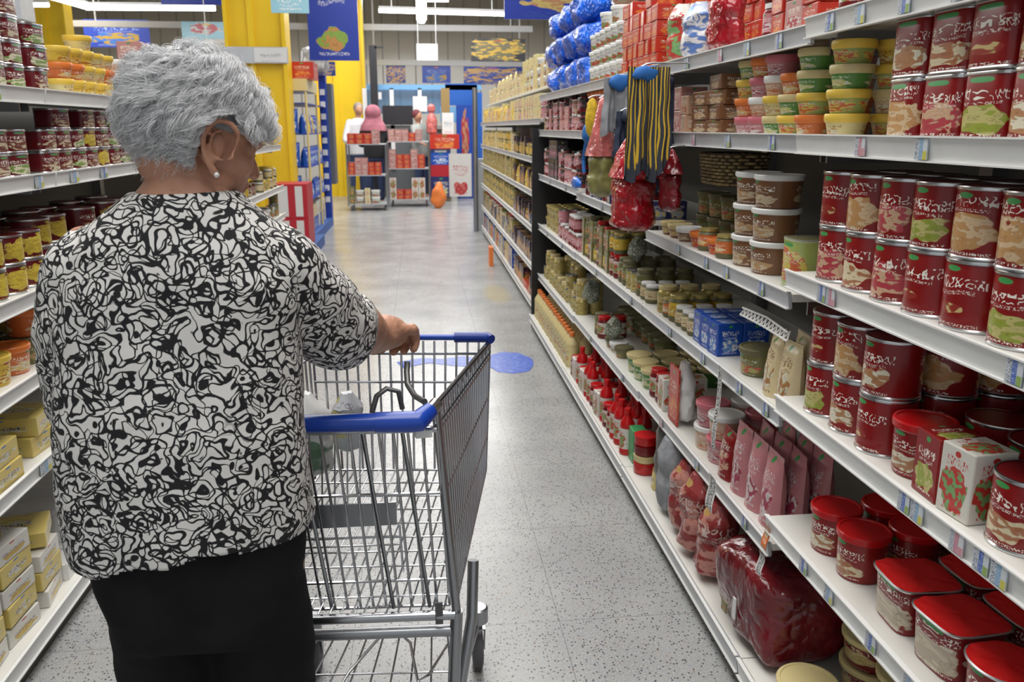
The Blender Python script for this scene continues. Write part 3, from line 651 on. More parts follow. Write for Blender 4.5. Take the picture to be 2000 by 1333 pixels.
def lfill(i, bay, y0, y1, keys, layers=1, depth=1, off=.012, **k):
    fill(LS[i], bay, LZ[i], LXF-off, -1, y0, y1, keys, layers, depth, grp='goods on the %s, %s bay' % (LS[i], bay), zt=LZ[i+1]-.021 if i < 5 else 9, xb=LXB+.05, **k)
FLT = ['flat_dark', 'flat_darkgreen', 'flat_dark', 'flat_darkyellow']
lfill(5, 'near', 2.05, 2.61, ['flat_dark', 'flat_darkgreen', 'flat_dark'], 4, 1)
lfill(5, 'second', 2.64, 2.85, ['flat_dark', 'flat_darkgreen'], 3, 1); lfill(5, 'second', 2.86, 3.4, ['low_yellow', 'low_paleyellow', 'low_orange'], 4, 1, lay_var=1); lfill(5, 'second', 3.42, 4.28, ['low_peach', 'low_cream', 'box_clearred'], 3, 1)
lfill(5, 'third', 4.32, 5.9, ['box_clearred', 'low_pink', 'low_peach'], 3, 1)
lfill(4, 'near', 2.0, 2.6, FLT, 3, 1, lay_var=1); lfill(4, 'second', 2.64, 4.28, FLT, 3, 1, lay_var=1)
lfill(3, 'near', 2.0, 2.6, ['round_darkyellow'], 2, 2, s=.92); lfill(3, 'second', 2.64, 4.0, ['round_dark', 'round_darkyellow'], 2, 2, off=.06, lay_var=1)
lfill(2, 'near', 1.95, 2.6, ['tub_yellow', 'tub_orange', 'tub_olive'], 2, 2, lay_var=1); lfill(2, 'second', 2.64, 3.6, ['tub_olive', 'tub_yellow'], 1, 2)
lfill(1, 'near', 1.9, 2.32, ['flat_packw', 'flat_pack'], 2, 1, off=.004); lfill(1, 'near', 2.33, 2.58, ['flat_pack'], 2, 1, off=.02)
lfill(3, 'third', 4.5, 5.9, ['round_dark', 'round_darkyellow'], 1, 1); lfill(2, 'second', 3.62, 4.2, ['tub_yellow', 'tub_orange'], 1, 1); lfill(2, 'third', 4.4, 5.9, ['tub_yellow', 'tub_olive'], 1, 1)
lfill(4, 'third', 4.32, 5.9, FLT, 2, 1); lfill(1, 'second', 3.0, 4.2, ['flat_pack', 'flat_packw'], 1, 1); lfill(1, 'third', 4.4, 5.9, ['flat_pack', 'flat_packw'], 1, 1); lfill(0, 'third', 4.4, 5.9, ['tub_cream', 'tub_brown'], 1, 1)
for i, ks in [(5, ['box_paleyellow', 'jar_yellow']), (4, ['jar_gold', 'box_white', 'jar_yellow']), (3, ['can_gold', 'jar_small', 'tub_yellow']), (2, ['tub_white', 'box_peach', 'can_olive']), (1, ['box_redwhite', 'tub_orange', 'can_brown']), (0, ['jar_red', 'box_redwhite'])]:
    lfill(i, 'fourth', 6.05, 6.75, ks, 2, 1, lay_var=1)
# ---------------------------------------------------------------- the woman
m, t, b = new_mat('skin')
P = t.coord('Object')
base = t.mix(t.ss(t.noise(P, 14, 4), .35, .65), (.42, .20, .125, 1), (.52, .27, .175, 1))
base = t.mix(t.m('MULTIPLY', t.ss(t.noise(P, 120, 2), .62, .7), .35), base, (.28, .11, .06, 1))
t.put(b.inputs['Base Color'], base); b.inputs['Roughness'].default_value = .48; b.inputs['Subsurface Weight'].default_value = .12
b.inputs['Subsurface Radius'].default_value = (.01, .004, .002); b.inputs['Subsurface Scale'].default_value = .6
bp = t.n('ShaderNodeBump'); bp.inputs['Strength'].default_value = .5; bp.inputs['Distance'].default_value = .002
t.put(bp.inputs['Height'], t.noise(t.m and P, 90, 4)); t.L.new(bp.outputs[0], b.inputs['Normal'])

m, t, b = new_mat('maze_print')
P = t.coord('Object')
wp = t.n('ShaderNodeTexNoise'); wp.inputs['Scale'].default_value = 26; wp.inputs['Detail'].default_value = 1; t.put(wp.inputs['Vector'], P)
vm = t.n('ShaderNodeVectorMath', operation='MULTIPLY_ADD'); t.put(vm.inputs[0], wp.outputs['Color']); vm.inputs[1].default_value = (.035, .035, .035); t.put(vm.inputs[2], P)
Q = vm.outputs[0]
nA = t.noise(Q, 54, 0); thick = t.ss(t.m('ABSOLUTE', t.m('SUBTRACT', nA, .5)), .030, .048)          # white outside the line
vo = t.n('ShaderNodeTexVoronoi', feature='DISTANCE_TO_EDGE'); t.put(vo.inputs['Vector'], Q); vo.inputs['Scale'].default_value = 36; vo.inputs['Randomness'].default_value = .9
cell = t.ss(vo.outputs['Distance'], .048, .07)
vo2 = t.n('ShaderNodeTexVoronoi', feature='F1'); t.put(vo2.inputs['Vector'], Q); vo2.inputs['Scale'].default_value = 36; vo2.inputs['Randomness'].default_value = .9
rnd = t.sep(vo2.outputs['Color'])
fillb = t.ss(rnd[0], .93, .94, 1, 0)
detail = t.ss(t.m('ABSOLUTE', t.m('SUBTRACT', t.noise(Q, 150, 0), .5)), .05, .08); usedet = t.ss(rnd[1], .70, .72)
det = t.m('MAXIMUM', detail, t.m('SUBTRACT', 1.0, usedet))
nB = t.noise(Q, 30, 0)
bands = t.ss(t.m('ABSOLUTE', t.m('SUBTRACT', t.m('FRACT', t.m('MULTIPLY', nB, 5.6)), .5)), .13, .19)
white = t.m('MULTIPLY', t.m('MULTIPLY', thick, bands), t.m('MULTIPLY', t.m('MAXIMUM', cell, t.m('SUBTRACT', 1.0, usedet)), 1.0))
t.put(b.inputs['Base Color'], t.mix(white, (.006, .006, .008, 1), (.74, .72, .69, 1)))
b.inputs['Roughness'].default_value = .75; b.inputs['Sheen Weight'].default_value = .03
wv = t.n('ShaderNodeBump'); wv.inputs['Strength'].default_value = .15; wv.inputs['Distance'].default_value = .001
t.put(wv.inputs['Height'], t.noise(P, 500, 1)); t.L.new(wv.outputs[0], b.inputs['Normal'])
mat('black_cloth', (.009, .009, .010), .85, var=.3, spec=.2)
mat('shoe_leather', (.02, .018, .016), .4)
m, t, b = new_mat('silver_hair')
hi = t.n('ShaderNodeHairInfo')
t.put(b.inputs['Base Color'], t.mix(t.ss(hi.outputs['Random'], 0, 1), (.48, .48, .49, 1), (.95, .95, .96, 1)))
b.inputs['Roughness'].default_value = .42; b.inputs['Specular IOR Level'].default_value = .35
mat('hair_under', (.30, .30, .305), .8, var=.2, vscale=60)
mat('pearl', (.75, .72, .68), .15, coat=.8); mat('eye_white', (.75, .73, .7), .2); mat('iris', (.06, .035, .02), .2); mat('nail', (.6, .36, .28), .3); mat('lip', (.35, .12, .1), .45)

def remesh(mb, name, parent, voxel, smooth_it=6, matname='skin', after=None, loc=(0, 0, 0)):
    """union closed volumes into one continuous skin, smooth it, and bake the result"""
    me = mb.mesh(name+'_raw', 0); o = bpy.data.objects.new('tmp', me); COL.objects.link(o)
    r = o.modifiers.new('r', 'REMESH'); r.mode = 'VOXEL'; r.voxel_size = voxel
    s_ = o.modifiers.new('s', 'SMOOTH'); s_.factor = .5; s_.iterations = smooth_it
    dg = bpy.context.evaluated_depsgraph_get(); ev = o.evaluated_get(dg)
    out = bpy.data.meshes.new_from_object(ev)
    bpy.data.objects.remove(o); bpy.data.meshes.remove(me)
    n = len(out.vertices); co = np.empty(n*3, np.float32); out.vertices.foreach_get('co', co); co = co.reshape(-1, 3)
    if after is not None:
        out.update(); nr = np.empty(n*3, np.float32); out.vertices.foreach_get('normal', nr); nr = nr.reshape(-1, 3)
        co = after(co, nr); out.vertices.foreach_set('co', co.astype(np.float32).ravel())
    out.name = name; out.materials.clear(); out.materials.append(MATS[matname]); out.shade_smooth(); out.update()
    return link(name, out, parent)
def cut_faces(o, test):
    bm = bmesh.new(); bm.from_mesh(o.data)
    dead = [v for v in bm.verts if test(v.co)]
    bmesh.ops.delete(bm, geom=dead, context='VERTS'); bm.to_mesh(o.data); bm.free()
def limb(mb, pts, rad, m='skin', seg=20, sub=5, sq=1.0):
    """smooth tapered limb with rounded ends through the given joints"""
    P = [Vector(p) for p in pts]; n = len(P); C_, Rr = [], []
    for i in range(n-1):
        p0, p1, p2, p3 = P[max(i-1, 0)], P[i], P[i+1], P[min(i+2, n-1)]
        for k in range(sub):
            u = k/sub
            C_.append(.5*((2*p1)+(-p0+p2)*u+(2*p0-5*p1+4*p2-p3)*u*u+(-p0+3*p1-3*p2+p3)*u**3)); uu = u*u*(3-2*u); Rr.append(rad[i]*(1-uu)+rad[i+1]*uu)
    C_.append(P[-1]); Rr.append(rad[-1])
    d0 = (C_[0]-C_[1]).normalized(); d1 = (C_[-1]-C_[-2]).normalized(); A, B, ra, rb = [], [], [], []
    for a in (80, 60, 35, 15):
        a = math.radians(a); A.append(C_[0]+d0*Rr[0]*math.sin(a)); ra.append(Rr[0]*math.cos(a))
    for a in (15, 35, 60, 80):
        a = math.radians(a); B.append(C_[-1]+d1*Rr[-1]*math.sin(a)); rb.append(Rr[-1]*math.cos(a))
    mb.tube(A+C_+B, ra+Rr+rb, m, seg, sq=sq); return mb
def rings(mb, rows, m, seg=40):
    """closed stack of ellipse rings: (cx, cy, z, half width, half depth, exponent)"""
    rr = []
    for (cx, cy, z, a, b_, e) in rows:
        rr.append([mb.vert((cx+math.copysign(abs(math.cos(2*PI*k/seg))**(2/e), math.cos(2*PI*k/seg))*a, cy+math.copysign(abs(math.sin(2*PI*k/seg))**(2/e), math.sin(2*PI*k/seg))*b_, z)) for k in range(seg)])
    for i in range(len(rr)-1):
        for k in range(seg): mb.face([rr[i][k], rr[i][(k+1) % seg], rr[i+1][(k+1) % seg], rr[i+1][k]], m)
    mb.face(rr[0][::-1], m); mb.face(rr[-1], m)

WX, WY = -.375, 1.40
woman = empty('person', (WX, WY, 0), 0, 'woman with curly silver hair in a black and white maze-print blouse, pushing the cart', 'person')
OFF = Vector((-WX, -WY, 0))
def L_(p): return Vector(p)+OFF
def rr_(rows): return [(cx-WX, cy-WY, z, a, b_, e) for (cx, cy, z, a, b_, e) in rows]

# head frame: origin at the skull centre, +y the way she looks (to the right, away and down)
HC = Vector((-.342, 1.395, 1.412)); HS = 1.025
HM = Matrix.Translation(HC) @ Matrix.Rotation(math.radians(-47), 4, 'Z') @ Matrix.Rotation(math.radians(-17), 4, 'X') @ Matrix.Rotation(math.radians(4), 4, 'Y') @ Matrix.Scale(HS, 4)
def hp(x, y, z): return L_(HM @ Vector((x, y, z)))
HROT = HM.to_3x3()     # carries the head's scale too

# hands: palm, four fingers and a thumb closed round a bar along +-x
def hand(mb, wrist, palm, bar_r, side, along=Vector((1, 0, 0)), arm_dir=None):
    """palm: centre of the palm just above the bar; fingers go over the bar and curl under it"""
    wrist, palm = Vector(wrist), Vector(palm)
    fwd = Vector((palm-wrist)); fwd -= along*fwd.dot(along); fwd.normalize()
    upv = along.cross(fwd); upv = upv if upv.z > 0 else -upv
    H_ = 1.28; fwd, upv, along = fwd*H_, upv*H_, along*H_
    k = palm
    limb(mb, [wrist, wrist.lerp(k, .5)+upv*.002, k], [.036, .042, .036], seg=18)
    for i, off in enumerate((-.030, -.010, .010, .030)):
        kn = k+along*off+fwd*(.022-.004*abs(i-1.2))+upv*.004
        limb(mb, [wrist+along*off*.45+fwd*.01, wrist.lerp(kn, .55)+along*off*.2+upv*.002, kn], [.014, .0155, .0125], seg=12)
        ln = (1.0, 1.1, 1.04, .86)[i] if side > 0 else (.86, 1.04, 1.1, 1.0)[i]
        p1 = kn+fwd*.028*ln-upv*.006; p2 = p1+fwd*.012*ln-upv*.024*ln; p3 = p2-fwd*.016*ln-upv*.012*ln
        limb(mb, [kn, p1, p2, p3], [.0150, .0132, .0118, .0098], seg=12, sub=4)
    tb = wrist.lerp(k, .45)-along*side*.026-upv*.006
    limb(mb, [wrist-along*side*.012, tb, tb+fwd*.028-along*side*.012-upv*.016, tb+fwd*.052-along*side*.004-upv*.032], [.016, .0165, .0118, .0095], seg=12)

body = MB()
# torso, neck, hips under the clothes
rings(body, rr_([(-.392, 1.40, .60, .13, .09, 2.2), (-.40, 1.40, .72, .145, .10, 2.3), (-.39, 1.40, .90, .145, .105, 2.3), (-.375, 1.40, 1.08, .15, .11, 2.3), (-.37, 1.385, 1.20, .155, .095, 2.4), (-.365, 1.375, 1.27, .12, .075, 2.3), (-.362, 1.37, 1.315, .078, .060, 2.1), (-.360, 1.373, 1.345, .055, .054, 2)]), 'skin')
# legs and feet
for sx in (-1, 1):
    hx = -.38+sx*.085
    limb(body, [L_((hx, 1.40, .72)), L_((hx+sx*.008, 1.41, .42)), L_((hx+sx*.006, 1.40, .26)), L_((hx+sx*.006, 1.39, .10))], [.074, .058, .050, .036])
    limb(body, [L_((hx+sx*.006, 1.385, .055)), L_((hx+sx*.012, 1.44, .045)), L_((hx+sx*.02, 1.53, .03))], [.034, .035, .026])
# neck, leaning forward into the head
limb(body, [L_((-.360, 1.372, 1.29)), L_((-.356, 1.38, 1.345)), hp(0, -.025, -.045)], [.058, .056, .056], seg=28)
# skull and face
hb = MB(); 
def hblob(c, r, n=2.0, rx=0): 
    rot = HROT @ Matrix.Rotation(math.radians(rx), 3, 'X')
    body.blob(hp(*c), r, 'skin', 28, 18, n, rot=rot)
hblob((0, -.008, .018), (.072, .090, .083)); hblob((0, .035, -.035), (.058, .060, .062)); hblob((0, .052, -.072), (.040, .038, .030)); hblob((0, .078, -.088), (.018, .014, .015))
for sx in (-1, 1):
    hblob((sx*.037, .060, -.028), (.022, .022, .020)); hblob((sx*.052, .02, -.066), (.014, .032, .020), rx=25); hblob((sx*.028, .083, .010), (.022, .010, .008)); hblob((sx*.010, .098, -.036), (.008, .009, .007)); hblob((sx*.029, .0765, .0035), (.0165, .0125, .0075)); hblob((sx*.029, .0745, -.0155), (.0155, .0115, .0060)); hblob((sx*.0445, .068, -.005), (.007, .010, .012))
limb(body, [hp(0, .086, .004), hp(0, .097, -.012), hp(0, .110, -.034)], [.008, .0085, .011], seg=14)
hblob((0, .093, -.055), (.020, .008, .006)); hblob((0, .090, -.064), (.018, .009, .007)); hblob((0, .08, -.05), (.026, .018, .02))
# ears: shell, outer helix, inner ridge, lobe
def ear(sx):
    def e(u, v, w_): return hp(sx*(.0745+w_*1.5), -.004, -.006)+HROT @ Vector((sx*(.004+u*-.45), -u*1.35, v*1.14))
    body.blob(e(.004, -.012, -.002), (.0065, .017, .026), 'skin', 20, 14, rot=HROT @ Matrix.Rotation(sx*math.radians(-22), 3, 'Z') @ Matrix.Rotation(math.radians(-12), 3, 'X'))
    pts = [(-.014, -.008, .004), (-.012, .010, .009), (-.002, .022, .012), (.012, .022, .013), (.021, .010, .013), (.022, -.006, .012), (.016, -.022, .009), (.007, -.034, .006), (.000, -.042, .004)]
    limb(body, [e(*q) for q in pts], [.0035, .0042, .0046, .0048, .0048, .0046, .0045, .0055, .0065], seg=12, sub=4)
    limb(body, [e(-.004, .014, .007), e(.010, .008, .008), (e(.012, -.008, .007)), e(.006, -.022, .006), e(-.004, -.024, .006)], [.002, .0032, .0034, .0034, .003], seg=10)
    limb(body, [e(-.012, -.010, .005), e(-.012, -.017, .007), e(-.009, -.022, .006)], [.003, .0042, .003], seg=8)
    return e(.001, -.043, .009)
lobe_r = ear(1); lobe_l = ear(-1)
# arms: right arm reaches to the far blue bar of the cart, left arm to its near handle
SH_R = L_((-.235, 1.395, 1.220)); EL_R = L_((-.162, 1.575, 1.070)); WR_R = L_((-.105, 1.795, .985)); PALM_R = L_((-.068, 1.868, .974))
SH_L = L_((-.520, 1.395, 1.220)); EL_L = L_((-.562, 1.42, .985)); WR_L = L_((-.48, 1.50, .935)); PALM_L = L_((-.44, 1.555, .928))
limb(body, [SH_R, SH_R.lerp(EL_R, .5)+Vector((.012, 0, 0)), EL_R, EL_R.lerp(WR_R, .35)+Vector((0, 0, .002)), WR_R], [.052, .050, .057, .059, .041], seg=24)
limb(body, [SH_L, SH_L.lerp(EL_L, .5), EL_L, EL_L.lerp(WR_L, .35), WR_L], [.052, .044, .042, .041, .026], seg=24)
hand(body, WR_R, PALM_R, .012, 1, Vector((.97, -.22, 0)).normalized()); hand(body, WR_L, PALM_L, .012, -1, Vector((.985, -.17, 0)).normalized())
def skin_after(co, nr):
    out = co.copy()
    for i in range(len(co)):
        p = Vector(co[i])
        k = .0011*noise.noise(p*30)
        if p.y > .14 and p.z > .85:   # tendons, veins and creases of aged forearms and hands
            k += .0014*abs(noise.noise(Vector((p.x*75, p.y*16, p.z*60))))-.0005+.0006*noise.noise(p*170)
        out[i] = co[i]+nr[i]*k
    return out
bo = remesh(body, 'body', woman, .0034, 4, 'skin', skin_after)
# eyes, lips, brow line
for sx in (-1, 1):
    ey = MB(); ey.blob(hp(sx*.029, .0755, -.005), (.0105, .0105, .0105), 'eye_white', 16, 10); ey.blob(hp(sx*.029, .0845, -.008), (.0045, .003, .0045), 'iris', 12, 8, rot=HROT); ey.obj('eye', woman)
MB().tube([hp(x_, .0995-abs(x_)*.35, -.0595) for x_ in (-.018, -.010, 0, .010, .018)], [.0015, .003, .0035, .003, .0015], 'lip', 8).obj('lips', woman)
e_ = MB(); e_.blob(lobe_r+HROT @ Vector((.004, -.001, -.001)), (.0042, .0042, .0042), 'pearl', 16, 10); e_.tube([lobe_r+HROT @ Vector((.006, 0, .002)), lobe_r+HROT @ Vector((.003, 0, .006))], .0008, 'steel', 6); e_.obj('earring', woman)

# blouse
bl = MB()
rings(bl, rr_([(-.405, 1.39, .725, .204, .132, 2.5), (-.406, 1.388, .78, .206, .132, 2.5), (-.404, 1.383, .85, .204, .128, 2.45), (-.402, 1.382, .94, .199, .126, 2.4), (-.398, 1.39, 1.03, .194, .124, 2.4),
            (-.390, 1.395, 1.12, .192, .125, 2.5), (-.377, 1.39, 1.19, .186, .118, 2.4), (-.372, 1.385, 1.24, .166, .105, 2.3), (-.368, 1.38, 1.275, .140, .088, 2.2), (-.366, 1.376, 1.300, .112, .078, 2.1), (-.362, 1.374, 1.326, .082, .064, 2)]), 'maze_print', 56)
CUFF_R = EL_R.lerp(WR_R, .15); CUFF_L = EL_L.lerp(WR_L, .12)+Vector((-.006, -.006, -.03))
limb(bl, [SH_R+Vector((-.055, .0, -.004)), SH_R+Vector((.0, .004, -.016)), SH_R.lerp(EL_R, .5)+Vector((.006, -.008, -.02)), EL_R+Vector((.0, -.016, -.012)), CUFF_R+Vector((.0, -.006, -.002)), CUFF_R+(WR_R-EL_R).normalized()*.03], [.052, .068, .076, .077, .068, .066], 'maze_print', 32)
limb(bl, [SH_L+Vector((.055, 0, -.004)), SH_L+Vector((-.004, .0, -.02)), SH_L.lerp(EL_L, .5)+Vector((-.008, 0, 0)), EL_L+Vector((0, -.0, .03)), CUFF_L, CUFF_L+Vector((.0, .010, -.03))], [.052, .068, .072, .069, .064, .063], 'maze_print', 32)
dR = (WR_R-EL_R).normalized(); dL = Vector((.0, .3, -.95)).normalized()
def blouse_after(co, nr):
    out = co.copy()
    for i in range(len(co)):
        p = Vector(co[i]); x, y, z = p
        low = max(0, min(1, (1.15-z)/.35))
        k = .0065*low*noise.noise(Vector((x*11, y*11, z*2.2+4)))+.004*noise.noise(Vector((x*9+z*7, y*9, z*15-x*9+9)))
        # drag lines running from the shoulders to the sleeves and under the arms
        k += .005*noise.noise(Vector((x*6-z*9, y*5, z*24+abs(x)*20)))*max(0, min(1, (abs(x)-.08)/.1))*max(0, min(1, (z-.8)/.2))
        if z < .80: k += .007*math.sin(math.atan2(y, x)*9+2*noise.noise(p*6))*((.80-z)/.06)*.5
        # spine hollow on the back
        if y < 0: k -= .007*math.exp(-((x+.0)/.035)**2)*max(0, min(1, (z-.75)/.15))*max(0, min(1, (1.25-z)/.1))
        out[i] = co[i]+nr[i]*k
    return out
blo = remesh(bl, 'blouse', woman, .0055, 5, 'maze_print', blouse_after)
nc = L_((-.352, 1.40, 1.358))
def cut(p):
    if p.z < .742+.012*(p.x+.05)/.2+.010*math.sin(p.x*16+1)+.004*math.sin(p.x*50): return True
    q = p-nc; 
    if (q.x/.102)**2+(q.y/.070)**2+(q.z/.050)**2 < 1: return True
    a = p-(CUFF_R+dR*.028)
    if a.dot(dR) > 0 and a.length < .13: return True
    a = p-(CUFF_L+dL*.012)
    if a.dot(dL) > 0 and a.length < .11 and p.x < -.12: return True
    return False
cut_faces(blo, cut)
sm = blo.modifiers.new('cloth', 'SOLIDIFY'); sm.thickness = .0025; sm.offset = -1

# trousers and shoes
tr = MB()
rings(tr, rr_([(-.392, 1.405, .56, .160, .12, 2.5), (-.397, 1.405, .66, .176, .130, 2.5), (-.404, 1.405, .76, .190, .135, 2.4), (-.404, 1.405, .84, .175, .118, 2.3), (-.40, 1.40, .92, .15, .10, 2.2)]), 'black_cloth', 48)
for sx in (-1, 1):
    hx = -.388+sx*.082
    limb(tr, [L_((hx, 1.40, .62)), L_((hx+sx*.004, 1.405, .50)), L_((hx+sx*.004, 1.41, .36)), L_((hx+sx*.004, 1.405, .22)), L_((hx+sx*.004, 1.40, .10))], [.090, .088, .080, .074, .070], 'black_cloth', 32)
def tr_after(co, nr):
    out = co.copy()
    for i in range(len(co)):
        p = co[i]; out[i] = p+nr[i]*(.006*noise.noise(Vector((p[0]*9, p[1]*9, p[2]*5)))+.004*noise.noise(Vector((p[0]*8, p[1]*8, p[2]*22))))
    return out
tro = remesh(tr, 'trousers', woman, .009, 5, 'black_cloth', tr_after)
cut_faces(tro, lambda p: p.z < .06)
for sx in (-1, 1):
    hx = -.388+sx*.088; s_ = MB()
    limb(s_, [L_((hx, 1.365, .045)), L_((hx, 1.41, .052)), L_((hx+sx*.006, 1.47, .040)), L_((hx+sx*.012, 1.555, .030))], [.040, .042, .043, .030], 'shoe_leather', 20, sq=.9)
    s_.box((hx-WX-.036, -.075, .001), (hx-WX+.040, .17, .012), 'rubber'); s_.obj('shoe', woman)

# hair: an under-layer hugging the scalp and fine curled strands over it
rot = HROT
hu = MB()
def hair_r(d):      # hair surface distance from the skull centre in direction d (head frame)
    x, y, z = d
    c_ = Vector((0, -.008, .018)); e_ = Vector((.072, .090, .083)); D = Vector((x/e_.x, y/e_.y, z/e_.z)); O = Vector((-c_.x/e_.x, -c_.y/e_.y, -c_.z/e_.z))
    A, B, C_ = D.dot(D), O.dot(D), O.dot(O)-1
    r = (-B+math.sqrt(max(0, B*B-A*C_)))/A+.020+.005*max(0, z)
    if z < -.1: r -= .010*min(1, (-z-.1)/.5)
    if y < 0 and z < -.45: r += .016*min(1, (-z-.45)/.35)
    r += .006*noise.noise(Vector((x*2.2, y*2.2, z*2.2+7)))
    return r
def on_scalp(d):
    x, y, z = d
    if y > .30 and z < .25+.35*(y-.3): return False           # face
    if abs(x) > .58 and -.68 < z < .14 and -.34 < y < .34: return False   # round the ears
    if z < -.66-.27*max(0, min(1, -y*2)): return False
    if y > .30 and z < -.32 and abs(x) > .3: return False
    return True
HU_N, HU_M = 72, 44
grid_ = {}
for j in range(HU_M+1):
    for i in range(HU_N):
        th, ph = 2*PI*i/HU_N, -PI/2+PI*j/HU_M
        d = Vector((math.cos(ph)*math.cos(th), math.cos(ph)*math.sin(th), math.sin(ph)))
        if on_scalp(d): grid_[i, j] = hu.vert(hp(*(d*(hair_r(d)-.017+.003*noise.noise(d*9)))))
for j in range(HU_M):
    for i in range(HU_N):
        q = [(i, j), ((i+1) % HU_N, j), ((i+1) % HU_N, j+1), (i, j+1)]
        if all(k in grid_ for k in q): hu.face([grid_[k] for k in q], 'hair_under')
hair_cap = hu.obj('hair', woman, smooth=80)
hc_mod = hair_cap.modifiers.new('thick', 'SOLIDIFY'); hc_mod.thickness = .012; hc_mod.offset = -1
rs = np.random.RandomState(5)
crown = Vector((.05, -.55, .83)).normalized()
NG = 1000; guides = []
while len(guides) < NG:
    d = Vector(rs.normal(size=3)).normalized()
    if not on_scalp(d): continue
    # flow: away from the crown, swirled, with a slow wander
    tdir = (d-crown).normalized(); tdir -= d*tdir.dot(d); tdir.normalize(); sw = d.cross(tdir)
    wn = noise.noise(d*2.6+Vector((3, 1, 5)))*1.6
    tdir = (tdir*math.cos(wn)+sw*math.sin(wn)).normalized()
    nape = max(0, min(1, (-d.z-.05)/.35)); side = 0
    if nape > .2: tdir = (tdir*.5+Vector((0, 0, -1))).normalized()
    L = (.055+.02*rs.rand())*(1-.45*nape); curl = (.005+.009*rs.rand())*(1-.75*nape); turns = .9+1.5*rs.rand(); ph0 = rs.rand()*2*PI
    pts = []; cur = d.copy(); K = 12
    lift = rs.rand()
    for k in range(K):
        u = k/(K-1); h_ = -.016+.013*min(1, u*2.2)+.010*lift*(1-nape)
        if u > .6: h_ -= .004*(u-.6)
        a = ph0+turns*2*PI*u; b_ = cur.cross(tdir).normalized()
        rad_ = hair_r(cur)+h_
        pts.append(cur*rad_+b_*(curl*min(1, u*3)*math.cos(a))+cur*(curl*.8*min(1, u*3)*math.sin(a)))
        cur = (cur+tdir*(L/K/.1)).normalized(); tdir = (tdir-cur*tdir.dot(cur)); tdir = (tdir+b_*.12*math.sin(a)).normalized(); tdir -= cur*tdir.dot(cur); tdir.normalize()
    bad = False
    for q in pts[2:]:
        e_ = q.normalized()
        if abs(e_.x) > .58 and -.66 < e_.z < .16 and -.36 < e_.y < .36: bad = True
        if e_.y > .50 and e_.z < .18: bad = True
        if e_.z < -.70-.28*max(0, min(1, -e_.y*2)): bad = True
    if bad: continue
    guides.append((d, np.array([tuple(p) for p in pts])))
GD = np.array([tuple(g_[0]) for g_ in guides]); GP = np.array([g_[1] for g_ in guides])
NS = 34000; K = 12
dirs = rs.normal(size=(NS*2, 3)); dirs /= np.linalg.norm(dirs, axis=1)[:, None]
keep = np.array([on_scalp(tuple(d)) for d in dirs]); dirs = dirs[keep][:NS]; NS = len(dirs)
idx = (dirs @ GD.T+rs.normal(scale=.0015, size=(NS, NG))).argmax(1)
base_ = GP[idx]; rad0 = np.linalg.norm(base_[:, 0], axis=1)[:, None]
off = dirs*rad0-base_[:, 0]
uu = np.linspace(0, 1, K)[None, :, None]
stray = (rs.rand(NS) < .10)[:, None, None]
clump = np.where(stray, 1.0, 1-.72*uu)
strand = base_+off[:, None, :]*clump+rs.normal(scale=.0016, size=(NS, 1, 3))*uu
strand += rs.normal(scale=.0007, size=(NS, K, 3))*uu
outw = dirs[:, None, :]*np.where(stray, rs.rand(NS, 1, 1)*.020*uu**1.5, 0); strand = strand+outw
sh_ = rs.uniform(.65, 1.0, size=(NS, 1, 1)); strand = strand[:, :1]+(strand-strand[:, :1])*sh_
ez = (np.abs(strand[:, :, 0]) > .055) & ((((strand[:, :, 1]+.006)/.027)**2+((strand[:, :, 2]+.010)/.042)**2) < 1)
ok_ = ~ez.any(axis=1); strand = strand[ok_]; NS = len(strand)
Rm = np.array(HROT); wpos = strand.reshape(-1, 3) @ Rm.T+np.array(tuple(HC+OFF))
hc = bpy.data.hair_curves.new('strands'); hc.add_curves([K]*NS)
hc.attributes['position'].data.foreach_set('vector', wpos.astype(np.float32).ravel())
ra = hc.attributes.get('radius') or hc.attributes.new('radius', 'FLOAT', 'POINT')
rv = np.tile(np.linspace(.00034, .00010, K), NS).astype(np.float32); ra.data.foreach_set('value', rv)
hc.materials.append(MATS['silver_hair'])
ho = link('strands', hc, hair_cap)
# ---------------------------------------------------------------- the shopping cart
cart = empty('shopping_cart', (-.16, 1.72, 0), 0, 'chrome wire shopping cart with blue handle and blue corner sleeves', 'shopping cart')
CO = Vector((.16, -1.72, 0))
def K_(p): return Vector(p)+CO
NR, FRr = K_((.018, 1.565, .893)), K_((.158, 1.935, .930))
NL, FLl = K_((-.465, 1.60, .893)), K_((-.262, 1.985, .930))
bNR, bFR = K_((.052, 1.60, .43)), K_((.140, 1.86, .635))
bNL, bFL = K_((-.425, 1.62, .43)), K_((-.245, 1.90, .635))
def lp(a, b_, u): return a.lerp(b_, u)
def panel(mb, A, B, C_, D, n, rails, r=.0026, m='chrome', skip=0.0):
    """upright wires from edge A-B down to edge C-D, and level wires at the given fractions"""
    for i in range(n+1):
        u = i/n; mb.tube([lp(A, B, u), lp(C_, D, u)], r, m, 6)
    for f in rails: mb.tube([lp(A, C_, f), lp(B, D, f)], r*1.25, m, 6)
mb = MB(); panel(mb, NR, FRr, bNR, bFR, 26, (.12, .42, .72, 1.0))
mb.tube([NR+Vector((0, 0, .002)), FRr], .0052, 'chrome', 8); mb.tube([lp(NR, bNR, .085), lp(FRr, bFR, .085)], .0035, 'chrome', 8)
for i in range(13):
    u = .04+i*.075; mb.tube([lp(NR, FRr, u), lp(lp(NR, bNR, .085), lp(FRr, bFR, .085), u+.028), lp(NR, FRr, u+.05)], .0026, 'chrome', 6)
mb.obj('side_panel', cart)
